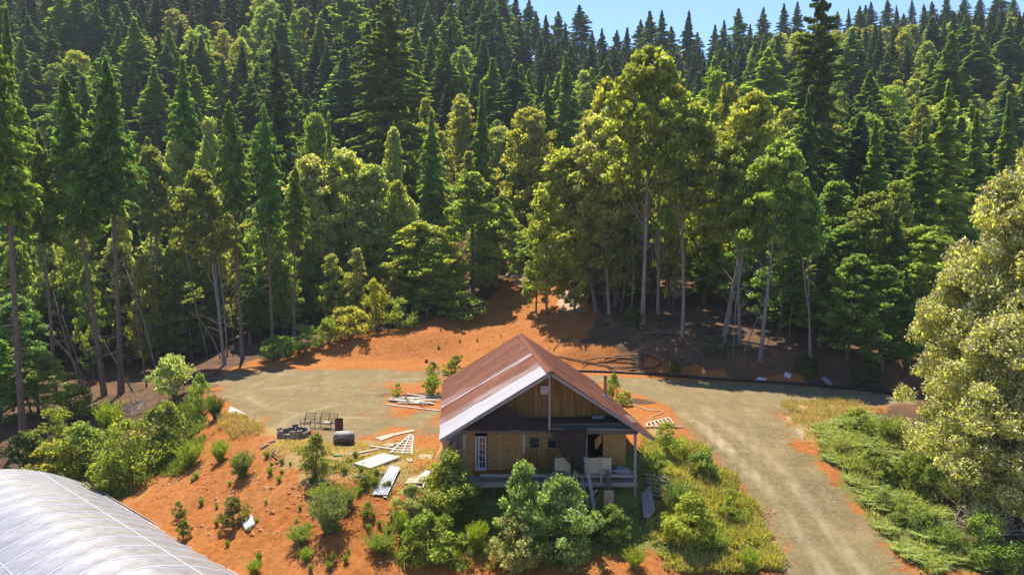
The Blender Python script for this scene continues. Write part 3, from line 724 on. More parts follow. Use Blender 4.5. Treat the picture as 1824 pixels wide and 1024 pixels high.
gplank(594, 813, 609, 812, .22, 'green_plastic', 'green plastic scrap lying in the straw', group=None, name='plastic_scrap')['category'] = 'scrap'
# slatted white frame, wide at its foot
fr = empty('slatted_trellis', ground(718, 800)); tag(fr, 'white fan-shaped slatted frame lying on the dirt among the planks', 'trellis'); B = Vector(fr.location)
P = lambda u, v, l=.1: ground(u, v) + Vector((0, 0, l)) - B
for u0, v0, u1, v1 in ((730, 777, 695, 810), (731, 777, 716, 811), (736, 778, 733, 812)): MB().bar(P(u0, v0), P(u1, v1), .10, .05).build('rail', 'white_paint', fr)
for k in range(8):
    t = (k + .3) / 7.6; a = P(730 - 35 * t, 777 + 33 * t, .15); b = P(736 - 3 * t, 778 + 34 * t, .15); MB().bar(a, b, .10, .03).build('slat', 'white_paint', fr)
fr = empty('slatted_trellis', ground(1182, 756)); tag(fr, 'pale slatted gate frame lying on the dirt right of the cabin roof', 'trellis'); B = Vector(fr.location)
for u0, v0, u1, v1 in ((1148, 762, 1216, 763), (1152, 756, 1190, 746)): MB().bar(P(u0, v0), P(u1, v1), .12, .06).build('rail', 'wood_pale', fr)
for k in range(7):
    t = k / 6; MB().bar(P(1153 + 52 * t, 763, .14), P(1148 + 4 + 38 * t, 757 - 11 * t, .14), .11, .03).build('slat', 'wood_pale', fr)
# lumber pile
rs = RS(8)
for k in range(13):
    t = rs.rand(); u0 = 690 + rs.rand() * 34; v0 = 708 + rs.rand() * 14; L = 40 + rs.rand() * 34; sl_ = rs.randn() * .10 + .06
    if k == 0: u0, v0, L, sl_ = 688, 721, 96, .12
    if k == 1: u0, v0, L, sl_ = 724, 703, 58, .14
    o = gplank(u0, v0, min(u0 + L, 786), v0 + L * sl_, .14 + rs.rand() * .14, ['wood_pale', 'wood_pale', 'white_paint', 'wood_pale'][k % 4],
           ['longest pale board, along the front edge of the scrap lumber pile', 'pale board at the back edge of the scrap lumber pile'][k] if k < 2 else 'pale weathered board in the scrap lumber pile left of the roof',
           'boards of the scrap lumber pile' if k > 1 else 'edge boards of the scrap lumber pile', lift=.05 + .04 * (k % 5), t=.04)
for a_ in ((722, 712, 728, 720), (748, 722, 756, 729)):  # dark strips laid on top mark gaps between the pale boards
    o = gplank(*a_, .12, 'wood_dark', 'dark strip marking a gap between pale boards in the scrap lumber pile', 'dark strips in the scrap lumber pile', lift=.25)
# fire ring of concrete blocks
fp = empty('fire_ring', ground(524, 776)); tag(fp, 'round fire pit ring of stacked concrete blocks at the yard edge', 'fire pit'); B = Vector(fp.location)
rs = RS(2)
for row in range(3):
    for k in range(14):
        an = 2 * math.pi * (k + .5 * (row % 2)) / 14
        if row == 2 and rs.rand() < .55: continue
        c_ = Vector((math.cos(an) * 1.02, math.sin(an) * 1.02, .06 + row * .205)); Rm = Matrix.Rotation(an + (rs.rand() - .5) * .12, 3, 'Z')
        MB().box(c_, (.2, .40, .19), Rm).build('block', 'block', fp, bevel=.015)
MB().tube([(0, 0, -.1), (0, 0, .04)], [.9, .9], 20).build('ash_bed', 'wood_dark', fp)
# metal chairs
def frame_seat(name, u, v, w_, h_, rz, label, n_):
    g = ground(u, v); o = empty(name, g, rz); tag(o, label, 'garden chair' if n_ == 1 else 'bench')
    leg = .035; d = .62
    for sx in (-1, 1):
        for sy in (-1, 1): MB().box((sx * w_ / 2, sy * d / 2, .32), (leg, leg, .64)).build('leg', 'iron', o)
        MB().box((sx * w_ / 2, 0, .65), (.05, d, .03)).build('armrest', 'iron', o)
    st = MB()
    for k in range(6): st.box((0, -d / 2 + .04 + k * d / 6, .40), (w_, .04, .015))
    st.box((0, -d / 2, .38), (w_, .035, .035)); st.box((0, d / 2, .38), (w_, .035, .035)); st.build('seat', 'iron', o)
    b = MB(); tl = Vector((0, .22, .62))
    for sx in [-1 + 2 * i / n_ for i in range(n_ + 1)]: b.bar(Vector((sx * w_ / 2, d / 2, .40)), Vector((sx * w_ / 2, d / 2, .40)) + tl, .035, .035)
    for k in range(5):
        p = Vector((0, d / 2, .40)) + tl * (.25 + k * .1875); b.bar(p + Vector((-w_ / 2, 0, 0)), p + Vector((w_ / 2, 0, 0)), .03, .03)
    b.build('backrest', 'iron', o); return o
frame_seat('metal_chair', 548, 763, .78, 1, R(-12), 'brown metal frame armchair without cushions beside the fire ring', 1)
ch = frame_seat('metal_bench', 580, 763, 1.42, 1, R(-22), 'brown metal frame loveseat without cushions behind the dark armchair', 2)
B = ground(580, 763); t_ = MB().bar((-.2, 0, .44), (.35, .05, .44), .5, .05).build('seat_pad', 'cushion_top', ch)
# rusty barrel
bp = ground(604, 768); o = empty('steel_barrel', bp); tag(o, 'rusty brown steel burn barrel standing behind the overturned armchair', 'barrel')
zs = [0, .02, .28, .30, .32, .58, .60, .62, .86, .88]; rr2 = [.28, .29, .285, .30, .285, .285, .30, .285, .285, .295]
MB().tube([(0, 0, z) for z in zs], rr2, 24, cap=False).build('shell', 'rust', o); MB().tube([(0, 0, .0), (0, 0, .70)], [.27, .27], 20).build('contents', 'wood_dark', o)
# overturned armchair
g = ground(613, 790); o = empty('armchair', g, R(8)); tag(o, 'overturned dark upholstered armchair with a paler top', 'armchair')
MB().box((0, 0, .36), (1.32, .85, .62)).build('body', 'cushion', o, bevel=.10, smoothf=True)
MB().box((0, 0, .70), (1.22, .78, .12)).build('base', 'cushion_top', o, bevel=.05, smoothf=True)  # top piece is paler than the body
MB().box((-.45, -.40, .3), (.36, .12, .5)).build('armrest', 'cushion', o, bevel=.05, smoothf=True); MB().box((.48, -.40, .3), (.34, .12, .5)).build('armrest', 'cushion', o, bevel=.05, smoothf=True)
tag(lump('boulder', ground(560, 783) + Vector((0, 0, .12)), (.25, .2, .2), 'rock', 7), 'pale rounded boulder between fire ring and overturned armchair', 'rock')
# mattress on the bank
pts = [ground(432, 934), ground(440, 950), ground(456, 938), ground(450, 920)]
c = sum(pts, Vector()) / 4; n_ = (pts[1] - pts[0]).cross(pts[2] - pts[0]).normalized(); n_ = n_ if n_.z > 0 else -n_
tag(slab('crib_mattress', [p + n_ * .03 for p in pts], n_ * .16, 'mattress', None, None, bevel=.05), 'small white quilted mattress dumped on the orange slope', 'mattress')
# posts and bits
flat_board('white_board', [(1396, 672), (1399, 664), (1410, 668), (1407, 676)], .04, 'white_paint', 'small white panel lying on the bank above the black pipe', 'panel')
flat_board('white_board', [(1345, 678), (1352, 673), (1366, 676), (1362, 681)], .04, 'white_paint', 'white scrap sheet lying against the black pipe', 'panel')
flat_board('grey_sheet', [(1463, 674), (1470, 672), (1484, 686), (1477, 688)], .04, 'tarp_grey', 'dull grey sheet lying on the bank at the forest edge', 'panel')
gplank(757, 646, 762, 646, .4, 'rust', 'small rusty bucket standing on the dirt behind the yard', group=None, t=.35, lift=.2, name='metal_bucket')['category'] = 'bucket'
gplank(768, 646, 778, 647, .12, 'wood_pale', 'pale scrap of wood lying next to the rusty bucket', group=None)
# black pipe along the foot of the bank
def ground_tube(name, uv, r, mat, label, cat, n=6, lift=None, step=8):
    pts = []
    for i in range(len(uv) - 1):
        (u0, v0), (u1, v1) = uv[i], uv[i + 1]; m = max(1, int(math.hypot(u1 - u0, v1 - v0) / step))
        for k in range(m): t = k / m; pts.append(ground(u0 + (u1 - u0) * t, v0 + (v1 - v0) * t) + Vector((0, 0, lift if lift is not None else r)))
    pts.append(ground(*uv[-1]) + Vector((0, 0, lift if lift is not None else r)))
    sp_ = []
    for i in range(len(pts)):
        a = pts[max(0, i - 1)]; b = pts[i]; c = pts[min(len(pts) - 1, i + 1)]; sp_.append((a + b * 2 + c) / 4)
    return tag(MB().tube(sp_, r, n).build(name, mat, None, origin=sp_[0], smoothf=True), label, cat)
ground_tube('drain_pipe', [(1020, 662), (1100, 665), (1180, 669), (1260, 676), (1360, 682), (1460, 688), (1560, 698), (1610, 706)], .13, 'black_pipe', 'long black plastic pipe along the foot of the shaded bank', 'pipe', 8)
def coil(name, cu, cv, ru, rv, a0, a1, r, label, turns=1, seed=0, lift=.25):
    rs_ = RS(seed); n_ = int(40 * turns); uv = []
    for k in range(n_ + 1):
        an = a0 + (a1 - a0) * k / n_; uv.append((cu + math.cos(an) * ru * (1 + .06 * math.sin(k * .3 + seed)), cv + math.sin(an) * rv))
    return ground_tube(name, uv, r, 'black_pipe', label, 'pipe', 6, lift, 30)
coil('coiled_pipe', 1127, 650, 50, 13, R(-165), R(155), .07, 'loop of loose black pipe on the dirt behind the cabin ridge', 1, 1)
coil('coiled_pipe', 1090, 652, 52, 9, R(-200), R(60), .06, 'flatter inner loop of black pipe beside the big loop', 1, 2, .35)
ground_tube('water_pipe', [(985, 628), (990, 618), (1002, 610), (1018, 604)], .05, 'black_pipe', 'thin black pipe arching up the dirt track', 'pipe', 6, .15, 4)
ground_tube('water_pipe', [(990, 636), (1020, 642), (1060, 650), (1090, 656), (1140, 655)], .05, 'black_pipe', 'black pipe running from the ridge to the loops', 'pipe', 6, .12, 6)
ground_tube('water_pipe', [(1168, 606), (1180, 598), (1230, 600), (1280, 592), (1330, 582)], .06, 'black_pipe', 'black pipe lying on the forest floor under the pale trunks', 'pipe', 6, .1, 6)
ground_tube('garden_hose', [(1128, 720), (1145, 728), (1165, 733), (1182, 732), (1178, 738), (1162, 742), (1160, 748)], .035, 'hose', 'pale yellow garden hose curling on the dirt right of the roof', 'hose', 6, .05, 3)

# ------------------------------------------------------------ plants: prototypes
def diamonds(P, A, B, l, w_):
    """n leaf quads: centre P, unit axes A (length) and B (width)"""
    n_ = len(P); l = np.broadcast_to(l, n_)[:, None] / 2; w_ = np.broadcast_to(w_, n_)[:, None] / 2
    Vv = np.stack([P - A * l, P + B * w_, P + A * l, P - B * w_], 1).reshape(-1, 3)
    return Vv, np.arange(4 * n_).reshape(-1, 4)
def unit(a): return a / np.maximum(np.linalg.norm(a, axis=1, keepdims=True), 1e-6)
def quads_of(mb):
    Vv = np.array([tuple(v) for v in mb.v]); Fq = np.array([f for f in mb.f if len(f) == 4]); return Vv, Fq
def trunk_quads(h, r0, r1, seed, lean=.0, n=6, wig=.15, segs=9):
    rs = RS(seed); pts = []; px_, py_ = np.clip(rs.randn(2), -1, 1) * wig; ph = rs.rand() * 6
    for k in range(segs + 1):
        t = k / segs; pts.append((px_ * math.sin(t * 3 + ph) - px_ * math.sin(ph), py_ * math.sin(t * 2.3 + ph) - py_ * math.sin(ph) + lean * t, h * t - (.4 if k == 0 else 0)))
    rad = [r0 * (1.35 if k == 0 else 1) * (1 - k / segs) + r1 * k / segs for k in range(segs + 1)]
    mb = MB(); mb.tube(pts, rad, n, cap=False); return mb, pts
def fir(h, rmax, base, nb, per, leafl, seed, shape=.85, droop=.35, thin=1.0, gaps=0.0):
    rs = RS(seed); i = np.arange(nb); t = base + (1 - base) * ((i + rs.rand(nb) * .9) / nb) ** .88
    t = np.minimum(t, .995); az = i * 2.39996 + rs.randn(nb) * .35
    pf = np.clip((1 - t) / (1 - base), 0, 1) ** shape
    low = smooth(base - .02, base + .16, t); Lb = rmax * pf * (1 - .35 * smooth(.8, 1, t)) * (.55 + .45 * low) * (.52 + .62 * rs.rand(nb)) + .05
    if gaps: Lb *= np.where(rs.rand(nb) < gaps, .45, 1)
    rise = -droop + (droop + .45) * ((t - base) / (1 - base)) ** 1.5 + rs.randn(nb) * .08
    bi = np.repeat(i, per); n_ = len(bi); s_ = .08 + .95 * rs.rand(n_) ** .62
    D = np.stack([np.cos(az), np.sin(az), np.zeros(nb)], 1)[bi]; S = np.stack([-D[:, 1], D[:, 0], D[:, 2]], 1)
    L = Lb[bi]; side = (rs.rand(n_) * 2 - 1); wd = .34 * L * (1.05 - s_) + .10
    lat = side * wd; zc = (t[bi] * h) + L * s_ * rise[bi] - .22 * L * s_ * s_ + .10 * L * s_ ** 3 - .30 * np.abs(lat) + rs.randn(n_) * .11 * thin
    P = D * (L * s_)[:, None] + S * lat[:, None]; P[:, 2] = zc
    A = unit(D * (.55 + .3 * rs.rand(n_))[:, None] + S * (np.sign(side) * (.5 + .4 * rs.rand(n_)))[:, None] + np.stack([0 * s_, 0 * s_, -.28 + rs.randn(n_) * .22], 1))
    B = unit(np.cross(A, unit(rs.randn(n_, 3) * .8 + np.array([0, 0, 1]))))
    Vv, Fq = diamonds(P, A, B, leafl * (.65 + .7 * rs.rand(n_)) * (1 - .55 * smooth(.72, 1, t[bi])), leafl * .42 * (1 - .4 * smooth(.72, 1, t[bi])) * (.7 + .6 * rs.rand(n_)))
    # leader
    m = 24; P2 = rs.randn(m, 3) * [.07, .07, 0]; P2[:, 2] = h * (.965 + .05 * rs.rand(m)); A2 = unit(rs.randn(m, 3) * .5 + [0, 0, 1]); B2 = unit(np.cross(A2, rs.randn(m, 3)))
    V2, F2 = diamonds(P2, A2, B2, leafl * .7, leafl * .25)
    return np.concatenate([Vv, V2]), np.concatenate([Fq, F2 + len(Vv)])
def broad(h, rmax, base, nc_, per, leafl, seed, cr=(.75, 1.35), pointed=.6, flowers=0.0, squash=.8):
    rs = RS(seed); t = rs.rand(nc_) ** .85; t[0] = 1.0; t[1] = .93
    def env(t): return rmax * (np.clip(np.sin(np.pi * np.clip(t * .80 + .16, 0, 1)), 0, 1) ** .6) * (1 - .62 * pointed * t ** 1.6)
    az = np.arange(nc_) * 2.39996 + rs.randn(nc_) * .4; rad = env(t) * (.25 + 1.0 * rs.rand(nc_) ** .8); rad[0] = .05
    cs = np.stack([np.cos(az) * rad, np.sin(az) * rad, h * (base + (1 - base) * t * .96)], 1)
    R_ = cr[0] + (cr[1] - cr[0]) * rs.rand(nc_) * (1.1 - .5 * t); ci = np.repeat(np.arange(nc_), per); n_ = len(ci)
    d = unit(rs.randn(n_, 3)); d[:, 2] = np.where(d[:, 2] < -.2, d[:, 2] * .6, d[:, 2]); k = (.45 + .62 * rs.rand(n_) ** .5)
    lump_ = 1 + .28 * np.sin(d[:, 0] * 5 + ci) * np.cos(d[:, 1] * 4 + ci * 2)
    P = cs[ci] + d * (R_[ci] * k * lump_)[:, None] * [1, 1, squash * 1.12]
    A = unit(d * .7 + rs.randn(n_, 3) * .7); N = unit(rs.randn(n_, 3) * .75 + [0, 0, .8] + d * .6); B = unit(np.cross(A, N)); 
    Vv, Fq = diamonds(P, A, B, leafl * (.6 + .8 * rs.rand(n_)), leafl * .62 * (.6 + .8 * rs.rand(n_)))
    fl = (rs.rand(n_) < flowers * (k > .8) * (d[:, 2] > -.1)).astype(int)
    return Vv, Fq, cs, fl
def mesh_crown(name, Vv, Fq, mat, fl=None):
    return npmesh(name, Vv, Fq, [M[mat], M['flower']] if fl is not None else [M[mat]], fl)
def limb_quads(cs, h, pts, seed, k, r0):
    rs = RS(seed); mb = MB(); idx = rs.permutation(len(cs))[:k]
    for i in idx:
        c = cs[i]; z0 = max(.25 * h, c[2] - np.hypot(c[0], c[1]) * 1.2 - 1.0); z0 = min(z0, .9 * h, max(.1 * h, c[2] - .1)); q = np.array(pts); x0 = np.interp(z0, q[:, 2], q[:, 0]); y0 = np.interp(z0, q[:, 2], q[:, 1])
        a = np.array([x0, y0, z0]); m_ = (a + c) / 2 + [0, 0, -.25]; mb.tube([a, m_, c], [r0, r0 * .6, r0 * .25], 4, cap=False)
    return mb
def join_mb(*mbs):
    o = MB()
    for m in mbs:
        i = len(o.v); o.v += m.v; o.f += [tuple(q + i for q in f) for f in m.f]
    return o
def mb_mesh(name, mb, mat):
    Vv, Fq = quads_of(mb); return npmesh(name, Vv, Fq, [M[mat]], smoothf=True)
PROTO = {}
# forest firs, 25 m tall, green almost to the ground
for k in range(5):
    Vv, Fq = fir(25, [3.3, 3.9, 2.9, 3.6, 3.1][k], [.12, .18, .08, .2, .14][k], 140, 105, .58, 100 + k, [1.0, .92, 1.1, .9, 1.0][k], gaps=.22)
    tm, pts = trunk_quads(24.6, .24, .03, 50 + k, 0, 6, .12)
    PROTO['fir', k] = (mesh_crown('crown', Vv, Fq, 'needle'), mb_mesh('trunk', tm, 'bark_dark'), 25, 7)
    # single mesh for the far ones
    tv, tf = quads_of(tm); n0 = len(Vv); sub = RS(k).permutation(len(Fq))[:9000]
    PROTO['farfir', k] = (npmesh('fir', np.concatenate([Vv, tv]), np.concatenate([Fq[sub], tf + n0]), [M['needle'], M['bark_dark']], np.r_[np.zeros(len(sub), int), np.ones(len(tf), int)]), None, 25, 7)
# tall firs with a long bare trunk
for k in range(3):
    Vv, Fq = fir(25, [4.2, 4.6, 3.8][k], [.56, .52, .6][k], 110, 150, .55, 140 + k, .62, .2, 1.2, .2)
    tm, pts = trunk_quads(24.8, .30, .04, 60 + k, 0, 8, .2); rs = RS(k); q = np.array(pts); dead = MB()
    for _ in range(26):
        z = 25 * (.12 + .42 * rs.rand()); x0 = np.interp(z, q[:, 2], q[:, 0]); y0 = np.interp(z, q[:, 2], q[:, 1]); an = rs.rand() * 6.28; L = .6 + rs.rand() * 1.6
        dead.tube([(x0, y0, z), (x0 + math.cos(an) * L, y0 + math.sin(an) * L, z - L * .25 + rs.rand() * .3)], [.03, .012], 4, cap=False)
    PROTO['tallfir', k] = (mesh_crown('crown', Vv, Fq, 'needle'), mb_mesh('trunk', join_mb(tm, dead), 'bark_red'), 25, 8)
# big open pine / fir with layered branches
Vv, Fq = fir(32, 6.0, .22, 130, 260, .62, 171, .62, .28, .8, .15); tm, pts = trunk_quads(31.5, .42, .05, 71, 0, 8, .1)
PROTO['bigfir', 0] = (mesh_crown('crown', Vv, Fq, 'needle'), mb_mesh('trunk', tm, 'bark_dark'), 32, 12)
# broadleaf, leafy low down
for k in range(5):
    Vv, Fq, cs, fl = broad(18, [3.2, 3.6, 2.9, 3.9, 3.3][k], [.08, .12, .05, .15, .1][k], [165, 190, 155, 205, 175][k], 80, .38, 200 + k, cr=(.35, .85), pointed=[.8, .6, .85, .5, .75][k])
    tm, pts = trunk_quads(17, .2, .03, 80 + k, 0, 6, .35); lm = limb_quads(cs, 18, pts, k, 24, .07)
    PROTO['broad', k] = (mesh_crown('crown', Vv, Fq, 'leaf'), mb_mesh('trunk', join_mb(tm, lm), 'bark_dark'), 18, 7)
    tv, tf = quads_of(tm); sub = RS(k).permutation(len(Fq))[:8500]
    PROTO['farbroad', k] = (npmesh('hardwood', np.concatenate([Vv, tv]), np.concatenate([Fq[sub], tf + len(Vv)]), [M['leaf'], M['bark_dark']], np.r_[np.zeros(len(sub), int), np.ones(len(tf), int)]), None, 18, 7)
# high-crowned broadleaf on a pale, often forked stem
for k in range(4):
    Vv, Fq, cs, fl = broad(22, [3.6, 3.1, 4.0, 2.8][k], [.46, .52, .42, .60][k], 160, 88, .38, 240 + k, cr=(.35, .85), pointed=.6)
    tm, pts = trunk_quads(20, .21, .04, 90 + k, 0, 7, [.4, .6, .35, .7][k]); lm = limb_quads(cs, 22, pts, k + 9, 26, .06); parts_ = [tm, lm]
    if k in (1, 3):
        rs = RS(k); t2 = MB(); q = np.array(pts); z0 = 22 * .28; x0 = np.interp(z0, q[:, 2], q[:, 0]); y0 = np.interp(z0, q[:, 2], q[:, 1])
        t2.tube([(x0, y0, z0), (x0 + .5, y0, z0 + 3), (x0 + .9, y0 + .2, z0 + 7), (x0 + 1.5, y0, z0 + 11)], [.14, .12, .09, .03], 6, cap=False); parts_.append(t2)
    rs = RS(k + 40); dead = MB(); q = np.array(pts)
    for _ in range(12):
        z = 22 * (.15 + .3 * rs.rand()); x0 = np.interp(z, q[:, 2], q[:, 0]); y0 = np.interp(z, q[:, 2], q[:, 1]); an = rs.rand() * 6.28; L = 1 + rs.rand() * 2
        dead.tube([(x0, y0, z), (x0 + math.cos(an) * L * .6, y0 + math.sin(an) * L * .6, z + L * .35), (x0 + math.cos(an) * L, y0 + math.sin(an) * L, z + L * .5)], [.03, .02, .01], 4, cap=False)
    PROTO['tallbroad', k] = (mesh_crown('crown', Vv, Fq, 'leaf'), mb_mesh('trunk', join_mb(*(parts_ + [dead])), 'bark_pale'), 22, 7.5)
# the flowering chinquapins at the right edge, close to the lens
for k in range(2):
    Vv, Fq, cs, fl = broad(16, 5.2, .03, 210, 420, .25, 300 + k, cr=(.8, 1.3), pointed=.55, flowers=.5, squash=.75)
    tm, pts = trunk_quads(14, .3, .05, 97, 0, 8, .3); lm = limb_quads(cs, 16, pts, k, 50, .07)
    PROTO['flowering', k] = (mesh_crown('crown', Vv, Fq, 'leaf', fl), mb_mesh('trunk', join_mb(tm, lm), 'bark_dark'), 16, 11)
# bushes, 2 m
def stems_mb(cs, seed, n=14, r=.02):
    rs = RS(seed); mb = MB()
    for i in rs.permutation(len(cs))[:n]:
        c = cs[i]; mb.tube([(rs.randn() * .06, rs.randn() * .06, -.15), (c[0] * .45, c[1] * .45, c[2] * .6), tuple(c)], [r, r * .7, r * .3], 4, cap=False)
    return mb
for k in range(4):
    Vv, Fq, cs, fl = broad(2, 1.0, .12, 42, 95, [.125, .11, .14, .10][k], 330 + k, cr=(.17, .34), pointed=[.3, .6, .2, .5][k], squash=.9)
    PROTO['bush', k] = (mesh_crown('foliage', Vv, Fq, 'leaf'), mb_mesh('stems', stems_mb(cs, k), 'bark_dark'), 2, 2.2)
# large-leaved madrone shrubs in front of the cabin
for k in range(2):
    Vv, Fq, cs, fl = broad(5, 1.9, .05, 95, 115, .20, 350 + k, cr=(.26, .55), pointed=[.85, .5][k], squash=.9)
    PROTO['shrub', k] = (mesh_crown('foliage', Vv, Fq, 'leaf'), mb_mesh('stems', stems_mb(cs, k, 26, .04), 'bark_red'), 5, 4.2)
# broom: upright fine sprays
for k in range(3):
    rs = RS(370 + k); n_ = 150; per = 26; b = np.repeat(np.arange(n_), per); az = rs.rand(n_) * 6.28; sp_ = rs.rand(n_) ** .7 * [.62, .5, .8][k]; ln = 1.5 * (.55 + .5 * rs.rand(n_))
    D = unit(np.stack([np.cos(az) * sp_, np.sin(az) * sp_, np.ones(n_)], 1)); s_ = rs.rand(n_ * per) ** .7
    P = D[b] * (ln[b] * s_)[:, None] + rs.randn(n_ * per, 3) * .045; A = unit(D[b] + rs.randn(n_ * per, 3) * .45); B = unit(np.cross(A, rs.randn(n_ * per, 3)))
    Vv, Fq = diamonds(P, A, B, .15, .035); cs = D * ln[:, None]
    PROTO['broom', k] = (mesh_crown('foliage', Vv, Fq, 'weed'), mb_mesh('stems', stems_mb(cs, k, 20, .012), 'bark_dark'), 1.5, 1.5)

TREES = []        # (x, y, r) of every placed tree
def plant(kind, k, base, h, w_, color, label, cat, name, group=None, top=None, rz=None, wy=None):
    crown, trunk, H0, W0 = PROTO[kind, k]
    rz = random.random() * 6.28 if rz is None else rz
    q = Matrix.Rotation(rz, 4, 'Z')
    if top is not None:
        d = (Vector(top) - Vector(base)); h = d.length; q = d.to_track_quat('Z', 'Y').to_matrix().to_4x4() @ q
    if top is None and h > 6: q = Matrix.Rotation(random.gauss(0, .035), 4, 'X') @ Matrix.Rotation(random.gauss(0, .035), 4, 'Y') @ q
    mt = Matrix.Translation(base) @ q @ Matrix.Diagonal((w_ / W0, w_ / W0, h / H0, 1))
    if trunk is None:
        o = bpy.data.objects.new(name, crown); link(o); o.color = (*color, 1)
    else:
        o = bpy.data.objects.new(name, None); link(o)
        c = bpy.data.objects.new(crown.name.split('.')[0], crown); link(c, o); c.color = (*color, 1)
        t_ = bpy.data.objects.new(trunk.name.split('.')[0], trunk); link(t_, o)
    o.matrix_world = mt; tag(o, label, cat, group); TREES.append((base[0], base[1], w_ / 2)); return o
# natural leaf colours
DK = (0.106, 0.181, 0.050); FG = (0.156, 0.244, 0.053); FL = (0.213, 0.305, 0.057); BL = (0.081, 0.155, 0.086); OL = (0.175, 0.206, 0.053)
YG = (0.254, 0.270, 0.054); YL = (.215, .225, .042); PG = (0.297, 0.330, 0.116); MG = (0.198, 0.258, 0.054); DG = (0.142, 0.223, 0.057); CR = (.33, .345, .13)
def vary(c, s=.14):
    k = 1 + random.uniform(-s, s); return (c[0] * k * (1 + random.uniform(-.1, .1)), c[1] * k, c[2] * k * (1 + random.uniform(-.15, .15)))
def tree_px(kind, k, ut, vt, Y, wpx, color, label, cat, name=None, base=None):
    if base is not None:
        b = ground(*base); Y = b.y; top = at_y(ut, vt, Y)
    else:
        top = at_y(ut, vt, Y); b = Vector((top.x, Y, tz(top.x, Y)))
    nm = name or {'fir': 'fir_tree', 'tallfir': 'fir_tree', 'bigfir': 'fir_tree', 'farfir': 'fir_tree'}.get(kind, 'hardwood_tree')
    return plant(kind, k, b, 0, wpx * Y / F, color, label, cat, nm, top=top)

